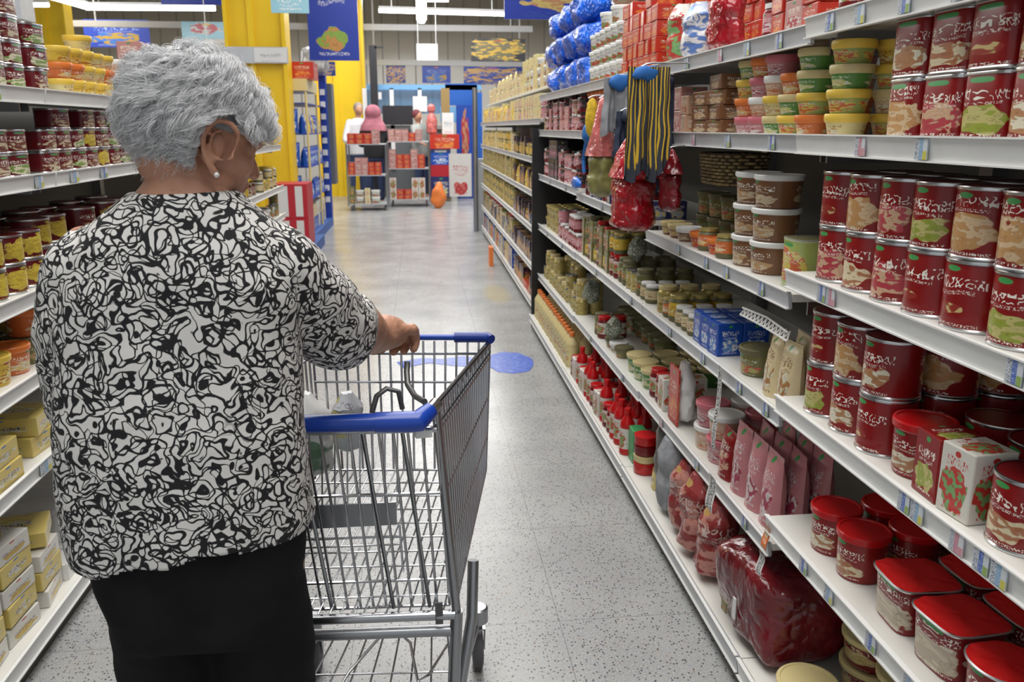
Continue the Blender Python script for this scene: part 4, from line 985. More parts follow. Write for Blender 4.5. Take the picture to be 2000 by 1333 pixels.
mb = MB(); panel(mb, NL, FLl, bNL, bFL, 26, (.12, .42, .72, 1.0)); mb.tube([NL, FLl], .0052, 'chrome', 8); mb.obj('side_panel', cart)
mb = MB(); panel(mb, FLl, FRr, bFL, bFR, 16, (.10, .32, .66, 1.0)); mb.obj('front_panel', cart)
mb = MB(); panel(mb, bNL, bNR, bFL, bFR, 20, (.1, .2, .3, .4, .5, .6, .7, .8, .9), .0019); mb.obj('basket_floor', cart)
# the hinged rear flap, its thicker frame wires and the folded child seat behind it
TL, TR = K_((-.455, 1.575, .850)), K_((.022, 1.560, .850))
mb = MB(); panel(mb, TL, TR, bNL+Vector((.01, .02, .0)), bNR+Vector((-.01, .02, .0)), 17, (.34, .84, 1.0), .0029)
for u in (.16, .43, .70, .86): mb.tube([lp(TL, TR, u)+Vector((0, -.004, 0)), lp(bNL, bNR, u+.03)+Vector((0, .015, 0))], .0042, 'zinc', 8)
mb.tube([TL+Vector((0, -.004, .002)), TR+Vector((0, -.004, .002))], .0062, 'chrome', 10); mb.obj('rear_flap', cart)
mb = MB()
mb.X = Matrix.Translation(K_((-.19, 1.665, .60)))
mb.box((-.185, 0, 0), (.125, .005, .052), 'zinc'); mb.tube([(-.19, -.005, -.02), (.13, -.005, -.024)], .0028, 'chrome'); mb.tube([(-.19, -.003, -.04), (.13, -.003, -.044)], .0022, 'chrome')
for i in range(13): mb.tube([(-.185+i*.026, 0, .05), (-.18+i*.026, .035, .22)], .0019, 'chrome', 6)
mb.tube([(-.19, .035, .22), (.13, .035, .22)], .0025, 'chrome', 6)
mb.tube([(.13, .0, .0), (.135, -.02, -.10)], .0024, 'chrome', 6)
mb.obj('child_seat', cart)
# handle: padded tube with bent corner sleeves that run up to the rim
HL, HR = K_((-.462, 1.540, .883)), K_((-.010, 1.525, .880))
mb = MB(); mb.tube([HL+Vector((-.012, .05, .012)), HL+Vector((-.006, .014, .001)), HL, lp(HL, HR, .5), HR, HR+Vector((.012, .012, .006)), NR+Vector((.002, .004, .002))], .0085, 'chrome', 12)
mb.tube([HR+Vector((.016, .020, .010)), NR+Vector((.0, .0, .002)), NR+Vector((.004, .012, .003))], .0135, 'chrome', 16)
ho_ = mb.obj('handle', cart)
MB().tube([lp(HL, HR, .10), lp(HL, HR, .83)], .0175, 'cobalt', 20).obj('handle_cover', ho_)
for (a_, b_, c_) in ((lp(HL, HR, .815), HR+Vector((-.004, 0, 0)), HR+Vector((.022, .026, .014))), (lp(HL, HR, .12), HL+Vector((.008, 0, 0)), HL+Vector((-.010, .022, .003)))):
    MB().tube([a_, lp(a_, b_, .95), b_, lp(b_, c_, .3), c_], [.0195, .0205, .0210, .0195, .0160], 'cobalt', 20).obj('corner_sleeve', ho_)
MB().bar(K_((-.02, 1.555, .845)), K_((.012, 1.56, .845)), .02, .014, 'white_plastic').obj('coin_lock', ho_)
# the far rim bar, blue plastic with a thicker sleeve at its right end
fb0, fb1 = FLl+Vector((0, -.004, .010)), FRr+Vector((0, -.004, .010))
mb = MB(); mb.tube([fb0, fb1], .0075, 'cobalt', 12); fbo = mb.obj('front_bar', cart)
MB().tube([lp(fb0, fb1, .80), lp(fb0, fb1, .985), fb1+Vector((.002, -.012, -.002))], [.0125, .0125, .011], 'cobalt_dark', 16, sq=1.0).obj('corner_sleeve', fbo)
MB().tube([lp(fb0, fb1, .02), lp(fb0, fb1, .2)], [.0125, .0125], 'cobalt_dark', 16).obj('corner_sleeve', fbo)
# grey plastic hooks of the child seat
MB().tube([K_(p) for p in [(-.035, 1.79, .925), (-.037, 1.78, .905), (-.035, 1.75, .885), (-.020, 1.70, .875), (.000, 1.62, .888)]], .0065, 'dark_steel', 10).obj('seat_hook', cart)
MB().tube([K_(p) for p in [(-.105, 1.62, .868), (-.095, 1.63, .900), (-.075, 1.64, .912), (-.052, 1.64, .905), (-.045, 1.64, .868)]], .0055, 'dark_steel', 10).obj('seat_hook', cart)
# chassis
for sx, (A, B, Cc) in ((1, (NR+Vector((.003, .01, -.004)), bNR+Vector((.004, -.004, -.01)), K_((.040, 1.575, .16)))), (-1, (NL+Vector((-.003, .01, -.004)), bNL+Vector((-.004, -.004, -.01)), K_((-.415, 1.60, .16))))):
    mb = MB(); mb.tube([A, lp(A, B, .5), B], [.0085, .0085, .0095], 'zinc', 14); mb.tube([B+Vector((0, 0, .01)), lp(B, Cc, .5)+Vector((0, -.004, 0)), Cc], .0165, 'zinc', 16, sq=.8); mb.obj('rear_leg', cart)
    far = (lp(bNR, bFR, .36)+Vector((.014, 0, -.012))) if sx > 0 else (lp(bNL, bFL, .36)+Vector((-.014, 0, -.012)))
    mb = MB(); mb.tube([far, far+Vector((sx*-.006, -.03, -.12)), Vector((Cc.x+sx*.012, far.y-.08, .17))], .0125, 'zinc', 14)
    mb.tube([Cc+Vector((0, .0, .02)), Vector((Cc.x+sx*.03, .06, .15)), K_((.118 if sx > 0 else -.30, 1.99, .14))], .0135, 'zinc', 14); mb.obj('chassis_rail', cart)
    mb = MB(); q = K_((.125 if sx > 0 else -.307, 1.985, .165)); mb.tube([q+Vector((0, 0, -.01)), q+Vector((0, 0, .028)), q+Vector((0, 0, .032))], [.027, .027, .022], 'zinc', 18); mb.obj('bumper', cart)
for pos in ((.040, 1.585), (-.415, 1.61), (.125, 2.0), (-.307, 2.03)):
    q = K_((pos[0], pos[1], 0)); mb = MB()
    mb.tube([q+Vector((0, -.008, .160)), q+Vector((0, -.008, .128))], .012, 'zinc', 14)
    for e in (-1, 1): mb.bar(q+Vector((e*.018, -.010, .13)), q+Vector((e*.018, .012, .058)), .022, .003, 'zinc', up=(1, 0, 0))
    mb.bar(q+Vector((-.02, -.01, .13)), q+Vector((.02, -.01, .13)), .024, .004, 'zinc'); co_ = mb.obj('caster', cart)
    w_ = MB(); w_.X = Matrix.Translation(q+Vector((0, .014, .0565))) @ Matrix.Rotation(PI/2, 4, 'Y'); w_.lathe([(.012, -.015), (.045, -.014), (.054, -.010), (.056, 0), (.054, .010), (.045, .014), (.012, .015)], 'rubber', 28); w_.obj('wheel', co_)
mb = MB(); mb.tube([bNL+Vector((0, -.012, -.005)), bNR+Vector((0, -.012, -.005))], .0105, 'chrome', 14); mb.tube([bNL+Vector((0, -.006, -.045)), bNR+Vector((0, -.006, -.045))], .0125, 'zinc', 14)
mb.bar(lp(bNL, bNR, .93)+Vector((0, -.02, .03)), lp(bNL, bNR, .93)+Vector((0, -.02, -.02)), .016, .004, 'dark_steel', up=(0, 1, 0)); mb.obj('crossbar', cart)
# bottom rack
r0, r1, r2, r3 = K_((-.30, 1.83, .245)), K_((.040, 1.79, .245)), K_((-.405, 1.60, .19)), K_((.045, 1.585, .19))
mb = MB()
for i in range(10): mb.tube([lp(r0, r1, i/9), lp(r2, r3, i/9)], .0024, 'chrome', 6)
mb.tube([r0, r1], .0034, 'chrome', 8); mb.tube([r2, r3], .0034, 'chrome', 8); mb.tube([lp(r0, r2, .5), lp(r1, r3, .5)], .0026, 'chrome', 6)
z_ = Vector((0, 0, .006))
mb.tube([lp(r0, r2, .9)+Vector((.17, 0, 0))+z_, lp(r0, r2, .55)+Vector((.17, 0, 0))+z_, lp(r0, r1, .50)+z_+Vector((.0, -.04, 0)), lp(r0, r1, .56)+z_+Vector((0, .0, 0)), lp(r0, r1, .66)+z_, lp(r0, r1, .74)+z_+Vector((0, -.04, 0)), lp(r1, r3, .62)+Vector((-.075, 0, 0))+z_, lp(r1, r3, .55)+Vector((-.05, 0, 0))+z_, lp(r1, r3, .15)+z_], .0034, 'chrome', 8)
mb.tube([lp(r1, r3, .62)+Vector((-.072, 0, 0))+z_, lp(r1, r3, .95)+Vector((-.13, 0, 0))+z_], .0034, 'chrome', 8)
mb.obj('bottom_rack', cart)
# the shopping in it
label_mat('p_bagprint', (.70, .71, .70), (.12, .24, .13), (.16, .28, .17), ink=(.15, .25, .15), badge=(.7, .65, .2), seed=40, pv=.3, pw=.45, ph=.28, tv=.72)
label_mat('p_bagprint2', (.62, .64, .68), (.66, .6, .25), (.7, .7, .7), ink=(.3, .3, .35), badge=(.6, .55, .2), seed=41, pv=.4, pw=.25, ph=.4, tv=.8)
def sack(mb, c, w_, h, th, m, seed, nu=22, nv=18, neck=.35, topk=.8):
    c = Vector(c)
    def fn(u, v):
        a = 2*PI*u; k = math.sin(PI*min(1, v/topk)*.5)**.5 if v < topk else 1-(1-neck)*((v-topk)/(1-topk))**.7
        if v < .5: k = min(1, (v/.12)**.5) if v < .12 else 1
        wv = 1+.16*noise.noise(Vector((math.cos(a)*2+seed, math.sin(a)*2, v*4)))+.10*noise.noise(Vector((math.cos(a)*6+seed, math.sin(a)*6, v*9)))
        return c+Vector((math.cos(a)*w_/2*k*wv, math.sin(a)*th/2*k*wv, v*h+.006*noise.noise(Vector((a*2, v*3, seed)))))
    P_ = mb.grid(fn, nu, nv, m, closed_u=True); mb.face(P_[0][::-1], m); mb.face(P_[-1], m); return mb
o = sack(MB(), (0, 0, 0), .12, .19, .10, 'p_bagprint', 1).obj('grocery_bag'); o.location = (-.262, 1.76, .68); tag(o, 'white plastic bag with green print inside the cart', 'bag')
o = sack(MB(), (0, 0, 0), .07, .14, .06, 'p_bagprint2', 5).obj('grocery_bag'); o.location = (-.175, 1.85, .70); tag(o, 'small white and yellow pack beside the green printed bag in the cart', 'bag')
# ---------------------------------------------------------------- loose goods hanging and lying along the right aisle
m, t, b = new_mat('glove_stripes'); P = t.sep(t.coord('UV'))
s1 = t.ss(t.m('ABSOLUTE', t.m('SUBTRACT', t.m('FRACT', t.m('MULTIPLY', P[0], 4)), .5)), .16, .22)
t.put(b.inputs['Base Color'], t.mix(t.m('MAXIMUM', t.m('MULTIPLY', s1, 1.0), t.ss(P[1], .86, .9)), (.62, .40, .03, 1), (.03, .035, .05, 1))); b.inputs['Roughness'].default_value = .8
mat('glove_blue', (.02, .14, .45), .7); mat('glove_grey', (.28, .29, .31), .8, var=.2, vscale=30); mat('glove_navy', (.02, .03, .06), .75, var=.4, vscale=40); mat('sponge_yellow', (.72, .48, .03), .7, var=.2, vscale=50)
def crinkle(name, col, scale, dist=.012, rough=.2, var=.3):
    m = mat(name, col, rough, var=var, vscale=12, coat=.3); t = NT(m.node_tree); b = m.node_tree.nodes['Principled BSDF']; P = t.coord()
    a = t.m('ABSOLUTE', t.m('SUBTRACT', t.noise(P, scale, 2), .5)); c = t.m('ABSOLUTE', t.m('SUBTRACT', t.noise(P, scale*2.7, 1), .5))
    bp = t.n('ShaderNodeBump'); bp.inputs['Strength'].default_value = 1; bp.inputs['Distance'].default_value = dist
    t.put(bp.inputs['Height'], t.m('ADD', a, t.m('MULTIPLY', c, .4))); t.L.new(bp.outputs[0], b.inputs['Normal']); t.L.new(bp.outputs[0], b.inputs['Coat Normal']); return m
crinkle('red_plastic', (.36, .006, .015), 12, .028)
crinkle('maroon_plastic', (.13, .005, .010), 9, .022)
crinkle('pink_plastic', (.5, .13, .12), 12, .016)
mat('olive_stuff', (.22, .21, .07), .35, var=.35, vscale=18, coat=.4); mat('plush_blue', (.01, .13, .40), .6); mat('hook_blue', (.01, .13, .55), .3)
mat('wicker', (.30, .22, .10), .7, var=.4, vscale=40); mat('wicker_dark', (.05, .035, .015), .8); crinkle('blue_bag', (.008, .11, .62), 14, .05, .18, .4); mat('white_card', (.78, .78, .77), .5)
label_mat('p_silverblue', (.45, .50, .62), (.1, .2, .5), (.7, .7, .72), ink=(.1, .2, .5), badge=(.1, .3, .6), seed=50, pv=.5, pw=.45, ph=.45)
label_mat('p_redmeat', (.30, .05, .05), (.5, .22, .18), (.25, .03, .03), ink=(.6, .5, .45), badge=(.5, .3, .1), seed=51, pv=.4, pw=.5, ph=.5, rough=.15)
label_mat('p_barcode', (.75, .75, .74), (.02, .02, .02), (.03, .03, .03), ink=(.02, .02, .02), badge=(.02, .02, .02), seed=52, pv=.3, pw=.4, ph=.35, tv=.7)
m, t, b = new_mat('barcode'); P = t.sep(t.coord('UV'))
t.put(b.inputs['Base Color'], t.mix(t.m('MULTIPLY', t.ss(t.noise(t.comb(t.m('MULTIPLY', P[0], .25), t.m('MULTIPLY', P[1], 3.5)), 14, 2), .47, .5), t.band(P[0], .12, .88)), (.74, .74, .73, 1), (.015, .015, .015, 1))); b.inputs['Roughness'].default_value = .4

def hang_hook(p0, parent=None):
    pass
def drape(mb, c, w_, h, m, seed, th=.012, n=1, lean=0.0):
    """a hanging cloth strip with thickness: c is the top centre"""
    c = Vector(c)
    def fn(side):
        def q(u, v):
            y = (u-.5)*w_*(.75+.35*v)+.006*noise.noise(Vector((v*4, seed, 1))); tt = th*(.6+.4*math.sin(PI*u))*(1 if 0 < u < 1 else .2)
            x = side*tt/2+.010*math.sin(u*9+seed)*v+.008*noise.noise(Vector((u*3, v*4, seed)))
            return c+Vector((x+lean*v*h, y, -v*h+.012*math.sin(u*5+seed)*v))
        return q
    mb.grid(fn(-1), 8, 14, m); mb.grid(lambda u, v: fn(1)(1-u, v), 8, 14, m)
def hooked(name, label, cat, p, build, group=None):
    """things on a display hook: a steel peg runs back from the item to the shelf edge"""
    o = empty(name, p, 0, label, cat, group); build(o)
    MB().tube([(-.015, 0, -.004), (.0, 0, .004), (.02, 0, .008), (XF-.012-p[0], 0, .008)], .0028, 'zinc', 8).obj('hook', o)
    return o
def P3(px, py, X_): v = atX(px, py, X_); return (v.x, v.y, v.z)
def gl(colr_, w_, h, n, seed, m2=None):
    def f(o):
        k = MB(); k.X = Matrix.Rotation(math.radians(-68), 4, 'Z')
        for i in range(n): drape(k, (.0+.012*i, (i-(n-1)/2)*w_*.62, -.005), w_, h*(1-.05*(i % 2)), colr_, seed+i*3)
        k.obj('fingers', o, 60)
        c = MB(); c.X = Matrix.Rotation(math.radians(-68), 4, 'Z'); c.blob((.012, 0, -.022), (.020, w_*n*.26, .026), m2 or colr_, 16, 10, wob=.3, ws=30, seed=seed); c.obj('cuff', o, 60)
    return f
hooked('work_gloves', 'bundle of yellow and black striped gloves hanging in front of the shelves', 'gloves', P3(1262, 128, .70), gl('glove_stripes', .050, .335, 4, 2, 'glove_blue'))
hooked('work_gloves', 'grey gloves hanging left of the yellow striped bundle', 'gloves', P3(1208, 150, .74), gl('glove_grey', .06, .20, 3, 5, 'glove_blue'))
hooked('work_gloves', 'dark blue gloves hanging right behind the yellow striped bundle', 'gloves', P3(1293, 150, .80), gl('glove_navy', .06, .36, 2, 9))
hooked('work_gloves', 'dark gloves hanging below the grey ones', 'gloves', P3(1220, 215, .74), gl('glove_navy', .05, .16, 2, 12))
def sponge(o):
    k = MB(); k.blob((0, 0, -.085), (.026, .036, .085), 'sponge_yellow', 18, 14, wob=.06, ws=40, rot=Matrix.Rotation(.25, 3, 'X')); k.obj('sponge', o)
hooked('bath_sponge', 'long yellow sponge hanging left of the bags', 'sponge', P3(1156, 190, .74), sponge)
def plush(o):
    k = MB(); k.blob((0, 0, -.04), (.03, .05, .045), 'plush_blue', 16, 12, wob=.1, ws=30); k.obj('pad', o); k = MB(); k.tube([(0, 0, -.06), (0, .06, -.09), (0, .11, -.16), (0, .09, -.22)], .009, 'glove_blue', 8); k.obj('strap', o)
hooked('scrubbing_pad', 'bright blue scrubbing pad with a strap, under the yellow sponge', 'cleaning pad', P3(1150, 242, .77), plush)
def bag(m_low, m_up, w_, h, th, seed, low=.5):
    def f(o):
        k = MB(); sack(k, (0, 0, -h), th, h*low, w_, m_low, seed, 26, 20, neck=.8, topk=.8); k.obj('contents', o, 70)
        k = MB()
        def fn(u, v):
            a = 2*PI*u; kk = 1.04*(1-v)**.75+.12; wv = 1+.25*noise.noise(Vector((math.cos(a)*3+seed, math.sin(a)*3, v*3)))
            return Vector((math.cos(a)*th/2*kk*wv, math.sin(a)*w_/2*kk*wv, -h*(1-low)*(1-v)-h*low*.12*(1-v)))
        P_ = k.grid(fn, 26, 14, m_up, closed_u=True); k.face(P_[-1], m_up); k.face(P_[0][::-1], m_up); k.obj('film', o, 70)
    return f
hooked('net_bag', 'tall pink film bag with olive contents, hanging by the gloves', 'bag', P3(1178, 190, .70), bag('olive_stuff', 'pink_plastic', .125, .375, .10, 3, .48))
hooked('plastic_bag', 'shiny red plastic bag hanging lowest below the gloves', 'bag', P3(1240, 255, .72), bag('red_plastic', 'red_plastic', .24, .335, .14, 7, .62))
hooked('plastic_bag', 'dark red bag hanging behind the shiny red one', 'bag', P3(1312, 290, .795), bag('maroon_plastic', 'maroon_plastic', .13, .20, .06, 11, .7))
o = MB().blob((0, 0, 0), (.02, .075, .028), 'hook_blue', 16, 10, 2.6, wob=.2, ws=20).obj('shelf_clip'); o.location = P3(1125, 357, .818); tag(o, 'blue plastic clip on the shelf edge left of the olive bag', 'clip')

# woven basket over the olive tubs
k = MB(); k.lathe([(.088, 0), (.095, .004), (.108, .095), (.112, .10), (.104, .10), (.098, .02)], 'wicker_dark', 36, n=3, sx=.8, sy=1.25, cap=False); k.lathe([(.09, 0.002), (.05, .003)], 'wicker_dark', 36, n=3, sx=.8, sy=1.25)
o = k.obj('wicker_basket'); wv_ = MB()
for i in range(9):
    z_ = .008+i*.0105; r_ = (.0965+.0013*i)
    pts = []
    for q in range(72):
        a = 2*PI*q/72; rr2 = r_+.0035*(1 if (q//2+i) % 2 else -1); ca, sa = math.cos(a), math.sin(a)
        pts.append((math.copysign(abs(ca)**(2/3), ca)*rr2*.8, math.copysign(abs(sa)**(2/3), sa)*rr2*1.25, z_))
    wv_.tube(pts, .0042, 'wicker', 5, closed=True)
wv_.obj('weave', o); kid(o.children[0], o)
o.location = (.985, 2.62, RZ['second'][3]+.2); tag(o, 'brown wicker basket resting on the olive tubs under the chest-high shelf', 'basket')

# barcode strips hanging from the shelf edges
def strip(px, py, X_, w_, h, label, m_='barcode', tilt=0):
    p = atX(px, py, X_); k = MB()
    k.grid(lambda u, v: (-.004+.006*math.sin(v*5), (u-.5)*w_+.006*math.sin(v*4), -v*h), 4, 16, m_); k.grid(lambda u, v: (-.003+.006*math.sin(v*5), (.5-u)*w_+.006*math.sin(v*4), -v*h), 4, 16, m_)
    o = k.obj('label_strip'); o.location = p; o.rotation_euler = (0, tilt, 0); return tag(o, label, 'label strip')
strip(1408, 715, .825, .030, .245, 'long black and white barcode strip hanging from the knee-high shelf edge')
strip(1393, 930, .80, .055, .10, 'short black barcode tag curling off the shin-high shelf edge')
strip(1490, 1080, .81, .03, .055, 'small black tag hanging over the maroon bag')
strip(1500, 1030, .83, .03, .055, 'orange tag hanging at the joint of the shin-high shelf', 'p_orange')
# white netting band lying on the knee-high shelf
k = MB()
for i in range(13):
    a0 = i/13; k.tube([(0, a0*.30, .002), (.012, a0*.30+.012, .022), (.0, a0*.30+.023, .002)], .0025, 'white_plastic', 6)
k.tube([(0, 0, .002), (.004, .15, .003), (0, .3, .002)], .003, 'white_plastic', 6); k.tube([(.006, .01, .02), (.012, .15, .026), (.006, .3, .02)], .003, 'white_plastic', 6)
o = k.obj('plastic_netting'); o.location = (.862, 1.87, RZ['second'][2]+.17); tag(o, 'white plastic netting band draped over the cream pouches', 'netting')

# crumpled packs and bags on the bottom shelf
def crumple(name, label, cat, loc, size, m, seed, rz=0, wob=.22, n=3.2, extra=None):
    k = MB(); k.blob((0, 0, size[2]/2), (size[0]/2, size[1]/2, size[2]/2), m, 34, 22, n, wob=wob, ws=11, seed=seed); lo = min(v[2] for v in k.v)
    k.v = [(v[0], v[1], v[2]-lo) for v in k.v]; o = k.obj(name, smooth=28); o.location = loc; o.rotation_euler = (0, 0, rz)
    if extra:
        for e_ in extra: e_(o)
    return tag(o, label, cat)
def sticker(m_, y, z_, w_, h, x=-.001, tilt=0):
    def f(o): 
        k = MB(); k.cbox((0, 0, 0), (.003, w_, h), m_); q = k.obj('sticker', o, 0); q.location = (x, y, z_); q.rotation_euler = (tilt, 0, 0)
    return f
crumple('plastic_bag', 'large glossy maroon plastic bag slumped on the bottom shelf', 'bag', (.93, 1.93, .092), (.25, .33, .22), 'maroon_plastic', 3, .06, .10, 5.5, [sticker('white_card', -.01, .10, .016, .06, -.134), sticker('p_olive', .05, .07, .03, .03, -.134)])
crumple('plastic_bag', 'dark maroon bag lying behind the large maroon bag, near the pillar of meat packs', 'bag', (1.12, 2.20, .092), (.20, .24, .24), 'maroon_plastic', 8, .3)
for i, (y, x, h, sd_, lb) in enumerate([(2.24, .835, .24, 1, 'nearest of the shrink-wrapped red meat packs standing on the bottom shelf'), (2.39, .83, .27, 4, 'middle one of the shrink-wrapped red meat packs on the bottom shelf'), (2.54, .84, .25, 6, 'farthest of the shrink-wrapped red meat packs on the bottom shelf')]):
    k = MB(); sack(k, (0, 0, 0), .12, h, .125, 'p_redmeat', sd_, 32, 26, neck=.45); o = k.obj('meat_pack'); o.location = (x+.03, y, .098); tag(o, lb, 'meat pack', 'red meat packs on the bottom shelf')
for (y, x, h, w_, lb) in [(2.70, .84, .27, .15, 'grey see-through bag standing next to the meat packs'), (2.87, .88, .285, .14, 'dark grey see-through bag standing behind the paler grey one')]:
    k = MB(); sack(k, (0, 0, 0), .10, h, w_, 'smoke_film' if y > 2.7 else 'glove_grey', y, neck=.6); o = k.obj('plastic_bag'); o.location = (x+.02, y, .098); tag(o, lb, 'bag')
o = make('pouch_packyellow'); o.location = (.86, 3.0-.1, .092); o.scale = (.4, .4, .5); tag(o, 'small yellow wrapper on the bottom shelf before the red bottles', 'pouch')
k = MB()
for i, (z0, m_) in enumerate([(0, 'red_lid'), (.038, 'cream_lid'), (.056, 'red_lid'), (.082, 'dark_red_lid'), (.10, 'red_lid')]): k.lathe([(.042-.002*i, z0), (.045-.002*i, z0+.006), (.045-.002*i, z0+.014), (.042-.002*i, z0+.0175 if m_ == 'cream_lid' else z0+.018)], m_, 28)
# stack of red lidded containers: each one its own thing
for i, (dy, hh, m_, lb) in enumerate([(0, .045, 'red_lid', 'bottom'), (.0, .03, 'cream_lid', 'pale middle'), (.0, .04, 'dark_red_lid', 'dark red upper'), (0, .04, 'red_lid', 'top')]):
    z0 = .092+[0, .046, .077, .118][i]; q = MB().lathe([(.042, 0), (.046, .006), (.046, hh-.008), (.048, hh-.006), (.048, hh-.001), (.04, hh)], m_, 28).obj('food_box'); q.location = (.865, 3.06+.0, z0)
    tag(q, '%s round container of the small red stack on the bottom shelf' % lb, 'container', 'small red stack')
o = MB().box((-.03, -.04, 0), (.03, .04, .14), 'green_lid').obj('green_box', smooth=0); o.location = (.865, 3.20-.02, .092); tag(o, 'tall plain green box on the bottom shelf beside the red stack', 'box')
o.modifiers.new('b', 'BEVEL').width = .004
# white and red pack, shin-high shelf
k = MB(); sack(k, (0, 0, 0), .07, .215, .12, 'white_card', 2, neck=.4, topk=.7); o = k.obj('shoe_pack'); o.location = (.905, 2.74, RZ['second'][1]+.007); q = MB().box((-.04, -.052, 0), (-.034, .052, .2), 'p_redorange').obj('red_backing', o, 0); tag(o, 'white moulded pack with red backing on the shin-high shelf', 'pack')
# holly-like dried bouquets in jars
m, t, b = new_mat('holly'); t.put(b.inputs['Base Color'], t.mix(t.ss(t.noise(t.coord(), 220, 1), .5, .53), (.03, .05, .025, 1), (.42, .42, .34, 1))); b.inputs['Roughness'].default_value = .7
for (px, py, X_, r, z_, lb) in [(1245, 500, .93, .05, RZ['second'][2]+.11, 'upper white-speckled green dried posy on the knee-high shelf'), (1155, 590, .93, .06, RZ['third'][1]+.085, 'larger speckled green wreath on the shin-high shelf'), (1200, 605, .90, .05, RZ['third'][1]+.05, 'smaller speckled green wreath beside the larger one')]:
    p = atX(px, py, X_); k = MB(); k.blob((0, 0, r), (r*.8, r, r), 'holly', 24, 18, wob=.2, ws=30); o = k.obj('dried_posy'); o.location = (X_, p.y, z_); tag(o, lb, 'dried posy')

# things stacked on the very top of the shelving
WP = 0
for row, (ys, z_, wd_) in enumerate([((4.74, 5.07, 5.40, 5.74), 1.632, 'bottom'), ((4.84, 5.18, 5.53, 5.86), 1.80, 'middle'), ((5.0, 5.35, 5.72), 1.965, 'top')]):
    for i, y_ in enumerate(ys):
        k = MB(); WP += 1
        k.blob((0, 0, .08), (.125, .16, .08), 'blue_bag', 44, 26, 3.0, wob=.12, ws=14, seed=WP*4)
        lo = min(v[2] for v in k.v); k.v = [(x, y, z-lo) for x, y, z in k.v]; o = k.obj('water_pack', smooth=60); o.location = (1.0, y_, z_+(0 if row == 0 else .004))
        tag(o, 'shiny blue wrapped pack, %s layer of the pile topping the shelving, %s along' % (wd_, ordn(i+1)), 'pack', 'blue wrapped packs')
for i, (px, py0, py1, X_, w_, m_, nm, lb, cat) in enumerate([
        (1415, 100, -20, .93, .17, 'red_plastic', 'plastic_bag', 'shiny red bag on the top shelf, right of the blue and silver bag', 'bag'), (1362, 112, 12, .93, .18, 'p_silverblue', 'snack_bag', 'blue and silver patterned bag on the top shelf', 'bag'),
        (1330, 118, 15, .93, .13, 'p_redwhite', 'snack_bag', 'white bag with a red picture on the top shelf', 'bag')]):
    a_, b_ = atX(px, py0, X_), atX(px, py1, X_); k = MB(); sack(k, (0, 0, 0), .10, b_.z-1.632, w_, m_, i*5, neck=.5); o = k.obj(nm, smooth=50); o.location = (X_, a_.y, 1.637); tag(o, lb, cat)
# far goods towering over the end of the run
for (y0, y1, ks, ly) in [(6.12, 8.0, ['can_white', 'box_paleyellow', 'tub_white', 'box_cream'], 3), (8.0, 11.6, ['pouch_paleyellow', 'box_cream', 'can_cream'], 2)]:
    fill('heap above far right shelving', 'the', 1.72, .95, 1, y0, y1, ks, ly, 1, grp='pale goods heaped above the far right shelving', lay_var=1)
k = MB().box((.94, 6.1, 1.70), (1.32, 11.8, 1.718), 'shelf_white').obj('top_board', smooth=0); tag(k, 'white board over the far right shelving carrying pale goods', 'board')
o = MB().tube([(0, 0, 0), (0, 0, 1.95)], .035, 'zinc', 16).obj('guard_post'); o.location = (.79, 11.95, 0); tag(o, 'grey steel post at the far end of the right shelving', 'post')
k = MB(); k.box((-.12, -.1, .001), (.12, .1, 1.0), 'rail_grey'); o = k.obj('end_cabinet', smooth=0); o.location = (.93, 12.15, 0); tag(o, 'low grey cabinet at the far end of the right shelving', 'cabinet')
o = MB().box((-.02, -.09, 0), (.02, .09, .2), 'orange_lid').obj('floor_marker', smooth=0); o.location = (.74, 8.9, .001); tag(o, 'orange plastic block on the floor beside the far right shelving', 'marker')

# ---------------------------------------------------------------- left: yellow packets in trays
k = MB()
k.box((-.19, -.30, 0), (.19, .30, .012), 'white_plastic')
for y_ in (-.30, .30): k.box((-.19, y_-.004, 0), (.19, y_+.004, .05), 'white_plastic')
for x_ in (-.19, .19): k.box((x_-.004, -.30, 0), (x_+.004, .30, .05), 'white_plastic')
for i in range(5): k.box((-.185, -.25+i*.125-.002, .012), (.185, -.25+i*.125+.002, .02), 'white_plastic')
o = k.obj('plastic_tray', smooth=0); o.location = (-1.27, 2.72, LZ[0]+.001); tag(o, 'empty white plastic tray on the bottom left shelf', 'tray')
o = MB().box((-.16, -.22, 0), (.16, .22, .10), 'clear_film').obj('storage_box', smooth=0); o.location = (-1.32, 2.78, LZ[0]+.06); tag(o, 'see-through box behind the white tray, bottom left shelf', 'box')
nn = 0
for (x, y, n, dz, rz_) in [(-1.18, 2.325, 3, .056, .09), (-1.18, 2.15, 5, .056, -.06), (-1.18, 1.97, 5, .056, .04)]:
    for j in range(n):
        o = make('flat_pack' if j % 2 else 'flat_packw'); z0 = LZ[0]+.001+j*.0565; o.location = (x, y, z0); o.rotation_euler = (0, 0, PI+rz_+R.uniform(-.06, .06))
        nn += 1; tag(o, 'yellow and white packet, %s up in the %s stack, bottom left shelf' % (ordn(j+1), {2.325: 'low', 2.15: 'middle', 1.97: 'nearest'}[y]), 'packet', 'packets on the bottom left shelf')
o = make('flat_pack'); o.location = (-1.20, 2.345, LZ[0]+.172); o.rotation_euler = (0, 0, PI+.3); o.scale = (1.1, 1.05, .8); tag(o, 'yellow packet with blue lettering lying on top of the low stack', 'packet', 'packets on the bottom left shelf')

